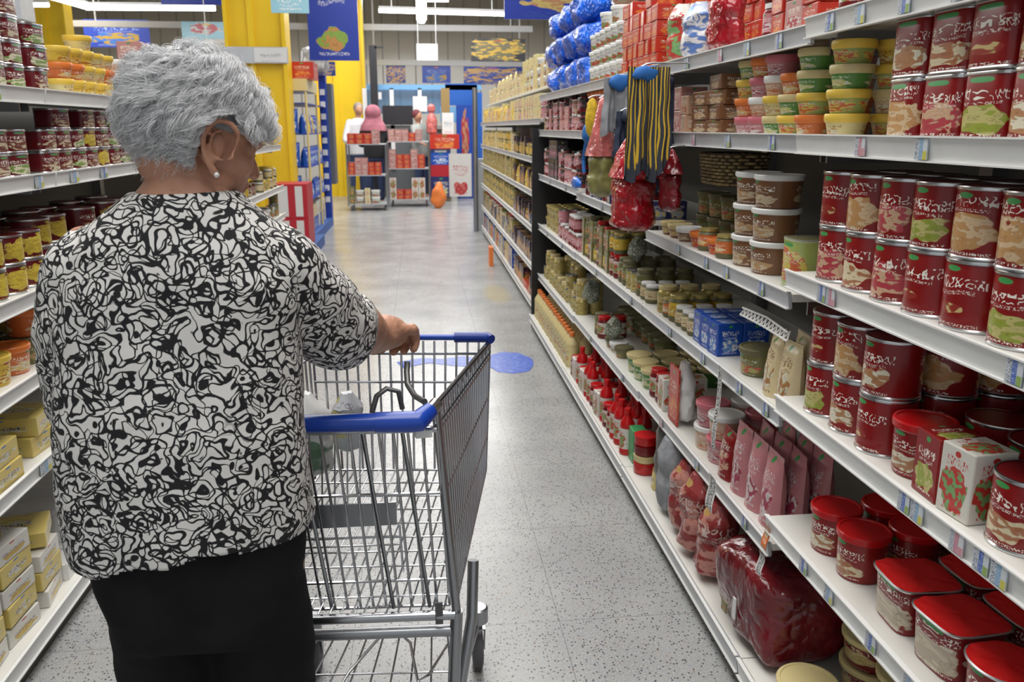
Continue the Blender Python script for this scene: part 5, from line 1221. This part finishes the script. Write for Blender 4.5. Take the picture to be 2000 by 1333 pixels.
# blue paint patch on the floor
m, t, b = new_mat('floor_paint'); t.put(b.inputs['Base Color'], t.mix(t.ss(t.noise(t.coord(), 30, 4), .4, .7), (.012, .07, .50, 1), (.10, .2, .55, 1))); b.inputs['Roughness'].default_value = .35
k = MB(); ring = []
for i in range(60):
    a = 2*PI*i/60; rr3 = 1+.16*noise.noise(Vector((math.cos(a)*2, math.sin(a)*2, 4))); ring.append((math.cos(a)*.15*rr3, math.sin(a)*.25*rr3))
a_ = [k.vert((x, y, .0)) for x, y in ring]; b2_ = [k.vert((x*.99, y*.99, .002)) for x, y in ring]; k.face(b2_, 'floor_paint')
for i in range(60): k.face([a_[i], a_[(i+1) % 60], b2_[(i+1) % 60], b2_[i]], 'floor_paint')
o = k.obj('floor_sticker'); o.location = atZ(995, 708, 0.0005); tag(o, 'round blue sticker worn on the floor beyond the cart', 'sticker')
k = MB(); pts = [(-.36, -.12), (-.20, -.02), (-.05, -.10), (.12, -.16), (.16, .0), (.02, .12), (-.12, .06), (-.25, .10), (-.40, .02)]
a_ = [k.vert((x, y, 0)) for x, y in pts]; b2_ = [k.vert((x*.99, y*.99, .0016)) for x, y in pts]; k.face(b2_, 'floor_paint')
for i in range(len(pts)): k.face([a_[i], a_[(i+1) % len(pts)], b2_[(i+1) % len(pts)], b2_[i]], 'floor_paint')
o = k.obj('floor_sticker'); o.location = atZ(900, 706, 0.0005); tag(o, 'torn blue sticker on the floor seen through the cart', 'sticker')
# ---------------------------------------------------------------- far end of the hall
def pbox(px0, py0, px1, py1, Y, dy, m_, name, label, cat, parent=None, group=None, bev=0):
    """a box standing at distance Y whose front covers the given stretch of the photo"""
    a, b_ = atY(px0, py1, Y), atY(px1, py0, Y); b2_ = atY(px1, py1, Y)
    x0, x1, z0, z1 = a.x, (b_.x+b2_.x)/2, max(0, min(a.z, b2_.z)), (atY(px0, py0, Y).z+b_.z)/2-.004
    k = MB(); k.box((-(x1-x0)/2, 0, 0), ((x1-x0)/2, dy, z1-z0), m_); o = k.obj(name, parent, 0)
    if parent is not None: o.location = Vector(((x0+x1)/2, Y, z0))-parent.location
    else: o.location = ((x0+x1)/2, Y, z0); tag(o, label, cat, group)
    if bev: q = o.modifiers.new('b', 'BEVEL'); q.width = bev
    return o
LMx = lambda n, **k: LM(n, **k)
LM('banner_blue', (.012, .035, .32), (.45, .22, .06), (.2, .32, .05), ink=(.6, .62, .7), badge=(.6, .55, .5), seed=60, pv=.25, pw=.3, ph=.16, tv=.86)
LM('banner_blue2', (.010, .03, .30), (.42, .2, .10), (.5, .36, .12), ink=(.02, .05, .3), badge=(.01, .03, .3), seed=62, pv=.62, pw=.33, ph=.42, tv=.1)
LM('banner_brown', (.22, .08, .06), (.45, .16, .1), (.4, .3, .2), ink=(.3, .1, .08), badge=(.3, .1, .1), seed=63, pv=.5, pw=.5, ph=.5)
LM('poster_blue', (.03, .06, .34), (.4, .26, .05), (.05, .15, .45), ink=(.3, .4, .6), badge=(.4, .1, .1), seed=64, pv=.3, pw=.42, ph=.22)
LM('poster_food', (.035, .035, .04), (.45, .3, .06), (.12, .12, .08), ink=(.2, .15, .1), badge=(.3, .1, .05), seed=65, pv=.5, pw=.5, ph=.5)
LM('poster_light', (.30, .55, .65), (.62, .6, .58), (.5, .06, .08), ink=(.8, .8, .8), badge=(.7, .5, .1), seed=66, pv=.75, pw=.35, ph=.2, tv=.3)
LM('poster_mix', (.02, .05, .22), (.5, .3, .12), (.05, .08, .3), ink=(.5, .4, .35), badge=(.3, .1, .3), seed=67, pv=.5, pw=.6, ph=.5)
LM('sign_white', (.72, .72, .72), (.7, .7, .7), (.72, .72, .72), ink=(.12, .13, .15), badge=(.7, .7, .7), seed=68, pv=.1, pw=.1, ph=.05, tv=.5)
LM('poster_meat', (.62, .60, .58), (.42, .03, .04), (.55, .14, .12), ink=(.45, .04, .05), badge=(.6, .58, .56), seed=69, pv=.2, pw=.34, ph=.17, tv=.65)
LM('poster_person', (.01, .05, .30), (.35, .03, .04), (.4, .2, .12), ink=(.4, .4, .6), badge=(.3, .15, .1), seed=70, pv=.6, pw=.22, ph=.35, tv=.1)
LM('crate_red', (.36, .012, .014), (.45, .3, .25), (.3, .02, .02), ink=(.6, .5, .5), badge=(.4, .05, .05), seed=71, pv=.4, pw=.5, ph=.3)
mat('tube_light', (1, 1, 1), emit=9.0); mat('lamp_body', (.75, .75, .75), .4); mat('duct_grey', (.42, .42, .42), .5); mat('brown_frame', (.28, .19, .07), .5)
mat('panel_blue', (.015, .10, .42), .35); mat('panel_lightblue', (.16, .36, .60), .2); mat('glass_blue', (.10, .28, .50), .06, alpha=.55); mat('counter_grey', (.30, .30, .31), .5); mat('monitor_dark', (.02, .02, .025), .3)
mat('rack_blue', (.008, .045, .33), .4); mat('rack_grey', (.11, .12, .13), .5); mat('pallet_blue', (.01, .08, .32), .5); mat('carton_red', (.42, .012, .025), .45); mat('carton_white', (.62, .60, .58), .5); mat('film_grey', (.38, .38, .39), .2, var=.3, vscale=10)

def column(name_l, px0, px1, Y, w_, top=6.0, plate=None):
    x0, x1 = atY(px0, 250, Y).x, atY(px1, 250, Y).x; c = (x0+x1)/2; ww = x1-x0
    e = empty('steel_column', (c, Y+.2, 0), 0, name_l, 'column'); k = MB()
    k.box((-ww/2, -.2, 0), (-ww/2+.04, .2, top), 'column_yellow'); k.box((ww/2-.04, -.2, 0), (ww/2, .2, top), 'column_yellow'); k.box((-ww/2+.04, -.13, 0), (ww/2-.04, .13, top), 'column_yellow')
    k.box((-ww*.12, -.17, 0), (-ww*.02, -.13, top), 'column_yellow'); k.obj('shaft', e, 0)
    if plate:
        k = MB(); k.box((-ww/2-.02, -.215, plate[0]), (ww/2+.02, -.202, plate[1]), 'rail_grey'); k.box((-.02, -.222, plate[0]+.01), (ww/2+.01, -.216, plate[1]-.01), 'sign_white'); k.obj('sign_band', e, 0)
    return e
q1, q0 = atY(520, 92, 10.5).z, atY(520, 124, 10.5).z
column('wide yellow steel column beyond the woman\'s head, with a white sign band', 452, 568, 10.5, .7, plate=(q0, q1))
column('second yellow steel column, behind the hanging blue banner', 618, 716, 18.5, .6)
column('brownish yellow column at the far left', 80, 152, 17.5, .6)
pbox(-20, -60, 37, 36, 9, .3, 'rail_grey', 'duct_box', 'grey metal box hanging at the top left corner', 'duct')

def hung(px0, py0, px1, py1, Y, m_, name, label, cat, cords=True):
    o = pbox(px0, py0, px1, py1, Y, .02, m_, name, label, cat)
    if cords:
        bb = [Vector(c) for c in o.bound_box]; w2 = max(c.x for c in bb); h2 = max(c.z for c in bb)
        for s_ in (-1, 1): MB().tube([(s_*w2*.85, .01, h2), (s_*w2*.85, .01, 5.99-o.location.z)], .006, 'lamp_body', 6).obj('cord', o)
    return o
hung(530, -70, 601, 25, 9.4, 'poster_light', 'hanging_banner', 'blue and white banner at the top, left of the blue food banner', 'banner')
hung(605, -40, 699, 118, 11.0, 'banner_blue', 'hanging_banner', 'tall blue banner with plates of food and a lime, beside the yellow column', 'banner')
hung(985, -50, 1187, 37, 9.0, 'banner_blue2', 'hanging_banner', 'wide blue banner with two dishes, above the right shelving', 'banner')
hung(1189, -50, 1246, 52, 8.6, 'banner_brown', 'hanging_banner', 'reddish food picture hanging right of the wide blue banner', 'banner')
hung(163, -40, 310, -2, 14.8, 'poster_food', 'hanging_banner', 'dark food banner above the light tube at the top left', 'banner')
hung(315, -60, 445, 8, 13, 'banner_blue2', 'hanging_banner', 'blue banner above the light tube, left of the yellow column', 'banner')
hung(167, 38, 292, 92, 20, 'poster_blue', 'wall_poster', 'blue poster with food over the left shelving', 'poster', False)
hung(358, 42, 452, 96, 16, 'poster_light', 'wall_poster', 'pale blue poster with a red print above the woman\'s head', 'poster', False)
hung(398, 76, 482, 95, 12, 'sign_white', 'aisle_sign', 'white sign plate with dark writing hanging above the woman\'s head', 'sign')
hung(814, 85, 855, 118, 16, 'sign_white', 'aisle_sign', 'small white sign hanging above the checkouts', 'sign')
hung(604, 120, 655, 148, 13.6, 'poster_mix', 'wall_poster', 'poster behind the yellow column, with a lime picture', 'poster', False)
hung(920, 75, 1026, 120, 18, 'poster_food', 'wall_poster', 'dark poster with yellow dishes above the right shelving\'s far end', 'poster', False)
hung(906, 130, 1020, 165, 19, 'poster_mix', 'wall_poster', 'long colourful poster strip right of the checkouts', 'poster', False)
hung(755, 128, 792, 162, 20, 'poster_mix', 'wall_poster', 'leftmost blue poster over the checkouts', 'poster', False)
hung(825, 128, 880, 162, 20, 'poster_blue', 'wall_poster', 'blue and white poster over the checkouts, right of the leftmost', 'poster', False)

# lights: slim tubes with a body, hung on cords
def lamp(a, b_, label, r=.045):
    a, b_ = Vector(a), Vector(b_); c = (a+b_)/2; o = empty('tube_lamp', c, 0, label, 'lamp'); d = (b_-a)/2
    MB().tube([-d, d], r, 'tube_light', 10).obj('tube', o); k = MB(); k.bar(-d+Vector((0, 0, r+.02)), d+Vector((0, 0, r+.02)), .12, .04, 'lamp_body'); k.obj('housing', o, 0)
    for s_ in (-.8, .8): MB().tube([d*s_+Vector((0, 0, .06)), Vector((d.x*s_, d.y*s_, 5.99-c.z))], .006, 'lamp_body', 6).obj('cord', o)
lamp(atY(740, 21, 15), atY(985, 28, 15), 'long light tube across the aisle, above the checkouts', .028)
lamp(atY(168, 15, 14), atY(420, 16.5, 14), 'light tube above the woman\'s head, running across', .034)
lamp(atY(100, -6, 12.3), atY(165, 13, 13.8), 'slanting light tube joining the crosswise one at top left', .034)
lamp(atY(40, 10, 16), atY(95, 10, 16), 'short light tube at the top left, before the brown column', .03)
o = empty('tube_lamp', atY(823, 22, 10), 0, 'bright upright light tube with a short arm, at the top centre', 'lamp')
za, zb = atY(823, -8, 10).z-o.location.z, atY(823, 45, 10).z-o.location.z
MB().tube([(0, 0, za), (0, 0, zb+.04), (0, 0, zb)], [.055, .055, .03], 'tube_light', 12).obj('tube', o); MB().bar((0, 0, za-.03), (.30, 0, za-.03), .05, .05, 'tube_light').obj('arm', o)
MB().tube([(0, 0, za), (0, 0, 5.99-o.location.z)], .01, 'lamp_body', 6).obj('cord', o)
for (px0, px1, py, Y, lb) in [(140, 1040, 46, 19, 'upper grey rail running across in front of the rear wall'), (715, 1030, 122, 20, 'lower grey rail running across over the checkouts')]:
    a, b_ = atY(px0, py, Y), atY(px1, py, Y); o = MB().bar((-(b_-a).x/2, 0, 0), ((b_-a).x/2, 0, 0), .1, .12, 'duct_grey').obj('cross_rail', smooth=0); o.location = ((a.x+b_.x)/2, Y, a.z); tag(o, lb, 'rail')
    for s_ in (-.45, .45): MB().tube([(s_*(b_-a).x, 0, .06), (s_*(b_-a).x, 0, 5.99-a.z)], .015, 'duct_grey', 6).obj('hanger', o)

# checkouts
Yc = 18.2
ck = empty('checkout_booth', (atY(820, 300, Yc).x, Yc, 0), 0, 'blue checkout booth with glass panes behind the cashiers', 'checkout')
def cpart(px0, py0, px1, py1, dy, m_, nm, yo=0.0): return pbox(px0, py0, px1, py1, Yc+yo, dy, m_, nm, '', '', ck)
cpart(716, 172, 870, 222, .02, 'glass_blue', 'glass_pane', .2); cpart(716, 165, 940, 175, .1, 'panel_lightblue', 'top_rail'); cpart(870, 163, 932, 206, .08, 'panel_blue', 'sign_panel')
for x in (716, 768, 822, 868): cpart(x-2, 172, x+3, 330, .05, 'lamp_body', 'post')
cpart(860, 208, 905, 240, .05, 'panel_lightblue', 'side_panel'); cpart(715, 245, 880, 252, .7, 'counter_grey', 'counter'); cpart(715, 252, 880, 430, .6, 'rack_grey', 'counter_front', .05)
cpart(748, 206, 806, 244, .3, 'monitor_dark', 'till_screen', -.1); cpart(807, 188, 834, 218, .04, 'white_card', 'painted_reflection', -.05); cpart(735, 180, 745, 194, .02, 'white_card', 'painted_reflection', -.06)  # the two white cards paint in bright oval lights mirrored in the panes
cpart(924, 180, 942, 330, .1, 'panel_blue', 'corner_post', -.3)
pbox(894, 205, 924, 420, 17.7, .04, 'poster_person', 'standing_poster', 'blue standing poster with a red figure, left of the grey post', 'poster')
pbox(733, 88, 741, 420, 18.0, .05, 'monitor_dark', 'sign_pole', 'thin black pole right of the second yellow column', 'pole')
sp = bpy.data.objects['sign_pole']; hz = max(c[2] for c in sp.bound_box); MB().box((.04, 0, hz-.06), (.22, .04, hz-.02), 'monitor_dark').obj('sign_arm', sp, 0)
pbox(866, 172, 880, 420, 17.6, .1, 'brown_frame', 'wooden_post', 'brown upright beside the blue checkout panel', 'post')

# people at the checkouts
mat('pink_scarf', (.36, .12, .16), .8, var=.2); mat('white_shirt', (.6, .6, .62), .8); mat('grey_shirt', (.30, .32, .31), .8, var=.15); mat('dark_coat', (.015, .015, .018), .85); mat('grey_hair', (.25, .22, .2), .7); mat('dark_red_cap', (.15, .03, .04), .7); mat('denim', (.03, .05, .12), .8)
def far_person(px, py_top, Y, h, label, top_m, lean=0.0, head_m='grey_hair', scarf=False, turn=0.0, arm=None):
    x = atY(px, py_top, Y).x; o = empty('person', (x, Y, 0), turn, label, 'person'); s = h/1.65; B = MB()
    LL = lambda z: lean*max(0, z-.9)
    def q(x_, y_, z_): return Vector(((x_+LL(z_))*s, y_*s, z_*s))
    rings(B, [((0+LL(z))*s, 0, z*s, a*s, b_*s, 2.3) for z, a, b_ in ((.78, .15, .11), (.9, .17, .12), (1.05, .14, .10), (1.25, .18, .11), (1.36, .16, .09), (1.42, .06, .055))], 'skin', 20)
    limb(B, [q(0, 0, 1.38), q(0, -.01, 1.50)], [.052, .05]); B.blob(q(0, -.01, 1.56), (.072*s, .088*s, .105*s), 'skin', 18, 12); B.blob(q(0, -.10, 1.54), (.012*s, .016*s, .018*s), 'skin', 8, 6)
    for sx in (-1, 1):
        limb(B, [q(sx*.09, 0, .85), q(sx*.10, -.01, .46), q(sx*.10, .01, .07)], [.088, .055, .04]); limb(B, [q(sx*.10, .02, .045), q(sx*.11, -.13, .03)], [.04, .03])
        e = arm if (arm and sx == arm[0]) else (sx, sx*.24, -.10, 1.06, sx*.14, -.30, 1.02)
        limb(B, [q(sx*.17, 0, 1.34), q(*e[1:4]), q(*e[4:7])], [.05, .04, .028]); 
        for f_ in range(4): limb(B, [q(*e[4:7]), q(e[4]+(f_-1.5)*.017, e[5]-.07, e[6]-.01), q(e[4]+(f_-1.5)*.018, e[5]-.10, e[6]-.04)], [.02, .011, .008], seg=8, sub=3)
    remesh(B, 'body', o, .013, 3, 'skin')
    C_ = MB(); rings(C_, [((0+LL(z))*s, 0, z*s, a*s, b_*s, 2.4) for z, a, b_ in ((.80, .18, .14), (.95, .185, .14), (1.15, .18, .13), (1.32, .20, .12), (1.40, .11, .08), (1.43, .065, .06))], top_m, 24)
    for sx in (-1, 1):
        e = arm if (arm and sx == arm[0]) else (sx, sx*.24, -.10, 1.06, sx*.14, -.30, 1.02)
        limb(C_, [q(sx*.15, 0, 1.35), q(*e[1:4]), q(*e[1:4]).lerp(q(*e[4:7]), .8)], [.068, .056, .045], top_m)
    remesh(C_, 'shirt', o, .015, 4, top_m)
    T_ = MB(); rings(T_, [(0, 0, z*s, a*s, b_*s, 2.3) for z, a, b_ in ((.76, .17, .13), (.92, .165, .13))], 'denim', 20)
    for sx in (-1, 1): limb(T_, [q(sx*.09, 0, .82), q(sx*.10, -.01, .46), q(sx*.10, .01, .12)], [.1, .075, .06], 'denim')
    remesh(T_, 'trousers', o, .016, 3, 'denim')
    H_ = MB()
    if scarf:
        H_.blob(q(0, .02, 1.575), (.14*s, .14*s, .135*s), head_m, 20, 14); H_.lathe([(.235*s, 1.26*s), (.21*s, 1.36*s), (.15*s, 1.46*s), (.12*s, 1.55*s)], head_m, 24, c=(LL(1.4)*s, .01, 0), sy=.8); remesh(H_, 'headscarf', o, .012, 4, head_m)
    else:
        H_.blob(q(0, .018, 1.60), (.082*s, .092*s, .095*s), head_m, 18, 12); H_.obj('hair', o, 60)
    return o
far_person(728, 213, 16.5, 1.78, 'person in a dusty pink headscarf and black top at the checkout', 'dark_coat', 0, 'pink_scarf', True, PI)
far_person(692, 200, 17.4, 1.86, 'person in a white shirt beside the pink headscarf, hand raised to the face', 'white_shirt', .1, 'grey_hair', False, .4, (1, .26, -.10, 1.12, .08, -.17, 1.48))
far_person(820, 222, 17.9, 1.74, 'person in a grey shirt leaning over the checkout belt', 'grey_shirt', -.12, 'dark_red_cap', False, .9, (-1, -.28, -.16, 1.16, -.40, -.36, 1.06))

# promotional racks in front of the checkouts
def crates(px0, px1, base_y, Y, label, spec, wheels=True):
    x0, x1 = atY(px0, base_y, Y).x, atY(px1, base_y, Y).x; w_ = x1-x0
    o = empty('display_trolley', ((x0+x1)/2, Y, 0), 0, label, 'display trolley'); top = 0
    k = MB()
    for a in (-1, 1):
        for b_ in (0, .6): k.tube([(a*w_/2, b_, .08), (a*w_/2, b_, spec[-1][0])], .014, 'zinc', 8)
    for (z, m_) in spec: 
        k.box((-w_/2, 0, z-.015), (w_/2, .6, z), 'rail_grey')
    k.obj('frame', o, 0)
    for a in (-1, 1):
        for b_ in (.06, .54):
            q = MB(); q.X = Matrix.Translation((a*w_/2*.85, b_, .045)) @ Matrix.Rotation(PI/2, 4, 'Y'); q.lathe([(.03, -.014), (.044, -.008), (.044, .008), (.03, .014)], 'rubber', 16); q.obj('wheel', o)
    return o, (x0, x1)
def goods_row(x0, x1, y, z, keys, layers, label, grp, s=1.0, dep=.05):
    x = x0; n_ = 0
    while True:
        kx = keys[R.randrange(len(keys))]; p = PRO[kx]
        if x+p['ry']*2*s > x1: break
        n_ += 1; zz = z+.001
        for l in range(layers):
            o = make(kx); o.location = (x+p['ry']*s, y+p['rx']*s+.01, zz); o.rotation_euler = (0, 0, PI/2+R.uniform(-.05, .05)); o.scale = (s, s, s)
            tag(o, '%s, %s from left, %s, %s' % (p['desc'], ordn(n_), LAYW[l], label), p['cat'], grp); zz += p['h']*s+.001
        x += p['ry']*2*s+.004
ctr, (x0, x1) = crates(681, 757, 398, 15.2, 'grey display trolley with red packs, leftmost before the checkouts', [(.12, 0), (.62, 0), (1.15, 0)])
goods_row(x0+.02, x1-.02, 15.2, .12, ['tub_white', 'box_cream', 'box_olive', 'box_clearred'], 2, 'bottom of the left trolley', 'goods on the left trolley', 1.5)
goods_row(x0+.02, x1-.02, 15.2, .62, ['box_redorange', 'box_clearred'], 3, 'middle of the left trolley', 'goods on the left trolley', 1.3)
goods_row(x0+.02, x1-.02, 15.2, .78, ['box_redorange'], 3, 'upper part of the left trolley', 'goods on the left trolley', 1.7) if False else None
goods_row(x0+.02, x1-.02, 15.2, 1.15, ['box_redorange', 'box_clearred'], 2, 'top of the left trolley', 'goods on the left trolley', 1.6)
ctr2, (x2, x3) = crates(760, 840, 392, 15.9, 'grey display trolley with red and orange packs, in the middle', [(.14, 0), (.70, 0), (1.18, 0)])
goods_row(x2+.02, x3-.02, 15.9, .14, ['box_redwhite', 'box_redorange'], 2, 'bottom of the middle trolley', 'goods on the middle trolley', 1.6)
goods_row(x2+.02, x3-.02, 15.9, .70, ['box_redorange', 'box_clearred'], 3, 'middle shelf of the middle trolley', 'goods on the middle trolley', 1.5)
goods_row(x2+.02, x3-.02, 15.9, 1.18, ['box_clearred', 'box_redorange'], 2, 'top of the middle trolley', 'goods on the middle trolley', 1.4)
k = MB(); k.blob((0, 0, .2), (.13, .10, .22), 'orange_lid', 16, 12, wob=.25, ws=7); o = k.obj('orange_bag', smooth=50); o.location = (x3+.16, 15.6, 0.05); o.location.z = .02; tag(o, 'orange plastic bag at the right foot of the middle trolley', 'bag')
for (a, b_, c_, d_, m_, lb) in [(842, 345, 882, 385, 'p_navy', 'dark blue crate at the bottom of the stack by the checkouts'), (842, 322, 880, 345, 'carton_red', 'maroon crate second from the bottom of the stack by the checkouts'), (842, 298, 880, 322, 'p_blue', 'blue crate in the middle of the stack by the checkouts'), (842, 292, 880, 298, 'p_navy', 'purple lid on the blue crate by the checkouts')]:
    pbox(a, b_, c_, d_, 17.0, .4, m_, 'stacked_crate', lb, 'crate', group='crates by the checkouts')
pbox(840, 262, 897, 291, 17.05, .35, 'p_redorange', 'sweet_display', 'red and orange sweets display over the blue crate', 'display'); pbox(864, 220, 886, 262, 17.1, .05, 'sign_white', 'price_board', 'grey framed price board over the sweets display', 'sign')
k = MB(); k.lathe([(.07, 0), (.10, .03), (.11, .25), (.07, .36), (.045, .40), (.075, .44), (.075, .52), (.03, .57)], 'pink_plastic', 20); o = k.obj('snowman_bottle' if False else 'large_bottle'); p = atY(856, 262, 17.0); o.location = (p.x-.12, 17.2, p.z+.001); tag(o, 'pink rounded bottle with a red top on the sweets display', 'bottle')
pbox(878, 300, 921, 384, 16.2, .04, 'poster_meat', 'floor_sign', 'white floor sign with a picture of raw steak', 'sign')

# left: cartons, blue display rack, pallets
def carton(px0, py0, px1, py1, Y, lb):
    a, b_ = atY(px0, py1, Y), atY(px1, py0, Y); w_ = b_.x-a.x; h = b_.z-a.z; k = MB(); k.box((-w_/2, 0, 0), (w_/2, .5, h), 'carton_red'); o = k.obj('striped_carton', smooth=0); o.location = ((a.x+b_.x)/2, Y, a.z)
    for u0, u1 in ((-.40, -.08), (.14, .36)): k = MB(); k.box((u0*w_, -.004, h*.06), (u1*w_, 0, h*.94), 'carton_white'); k.obj('white_panel', o, 0)
    return tag(o, lb, 'carton', 'red and white striped cartons')
pl = pbox(545, 478, 612, 500, 9.6, 1.2, 'pallet_blue', 'pallet', 'blue pallet under the striped cartons', 'pallet'); pl.location.z = 0; ztop = pl.bound_box[1][2]
c1 = carton(541, 422, 602, 478, 9.62, 'lower red and white striped carton on the blue pallet'); c1.location.z = ztop+.001
c2 = carton(537, 352, 598, 420, 9.64, 'upper red and white striped carton on the blue pallet'); c2.location.z = c1.location.z+max(c[2] for c in c1.bound_box)+.002
xr = -1.30
rk = empty('display_rack', (-1.62, 11.9, 0), 0, 'tall blue perforated display rack with hanging snack bags, by the yellow column', 'display rack')
k = MB(); k.box((-.30, -1.0, .0), (.32, 1.2, .12), 'pallet_blue'); k.obj('base', rk, 0)
k = MB(); k.box((.22, 1.02, .12), (.32, 1.2, 2.15), 'rack_blue')
for i in range(10): k.box((.235, 1.005, .35+i*.17), (.305, 1.019, .43+i*.17), 'white_card')
k.obj('perforated_post', rk, 0)
k = MB(); k.box((.30, 1.22, .6), (.38, 1.6, 2.05), 'rack_grey'); k.obj('side_screen', rk, 0)
k = MB(); k.box((-.34, -1.0, .12), (-.32, 1.2, 2.0), 'rack_blue'); k.obj('back_panel', rk, 0)
k = MB()
for y_ in (-.98, .1): k.tube([(.28, y_, .12), (.28, y_, 1.85)], .014, 'cream_lid', 8)
k.obj('front_post', rk)
for z in (.55, .95, 1.35, 1.72):
    k = MB(); k.box((-.30, -.98, z-.012), (.28, 1.0, z), 'rack_blue'); k.obj('shelf', rk, 0)
k = MB(); k.box((-.34, -1.0, 1.86), (.30, .1, 2.0), 'cream_lid'); k.obj('canopy', rk, 0)
def rack_goods(z, n, keys, nm, s, layers=1):
    for i in range(n):
        for l in range(layers):
            kx = keys[R.randrange(len(keys))]; p = PRO[kx]; o = make(kx); zz = z+.001 if l == 0 else zz+ph_; ph_ = p['h']*s+.002; o.location = (-1.62+.26-p['rx']*s, 11.0+i*(1.75/n), zz); o.rotation_euler = (0, 0, 0); o.scale = (s, s, s)
            tag(o, '%s, %s from the near end, %s%s of the blue display rack' % (p['desc'], ordn(i+1), LAYW[l]+', ' if layers > 1 else '', nm), p['cat'], 'goods on the blue display rack')
rack_goods(.12, 10, ['box_blue', 'box_white', 'box_cream'], 'base', 1.7, 2); rack_goods(.55, 9, ['pouch_blue', 'box_blue'], 'lowest shelf', 1.3); rack_goods(.95, 9, ['pouch_blue'], 'second shelf', 1.4); rack_goods(1.35, 9, ['pouch_blue', 'pouch_blue', 'pouch_yellow'], 'third shelf', 1.4)
for i in range(3):
    for j, z in enumerate((.56, .96, 1.36)):
        p = PRO['pouch_blue']; o = make('pouch_blue'); o.location = (-1.84+i*.16, 10.87, z); o.rotation_euler = (0, 0, PI/2); o.scale = (1.3, 1.3, 1.7); tag(o, 'blue pouch, %s from left, %s shelf at the near end of the display rack' % (ordn(i+1), ('lowest', 'second', 'third')[j]), 'pouch', 'blue pouches at the near end of the rack')
pbox(569, 140, 613, 174, 11.0, .5, 'p_redorange', 'red_box', 'red printed box on top of the blue display rack', 'box').location.z = 2.002
k = MB(); k.blob((0, 0, .17), (.17, .4, .17), 'film_grey', 20, 14, 4, wob=.12, ws=6); o = k.obj('wrapped_bundle', smooth=50); o.location = (-1.45, 11.85, 2.02); o.location.z = 2.15; o.location = (-1.38, 12.6, 2.152); tag(o, 'grey film-wrapped bundle on the blue perforated post', 'bundle')
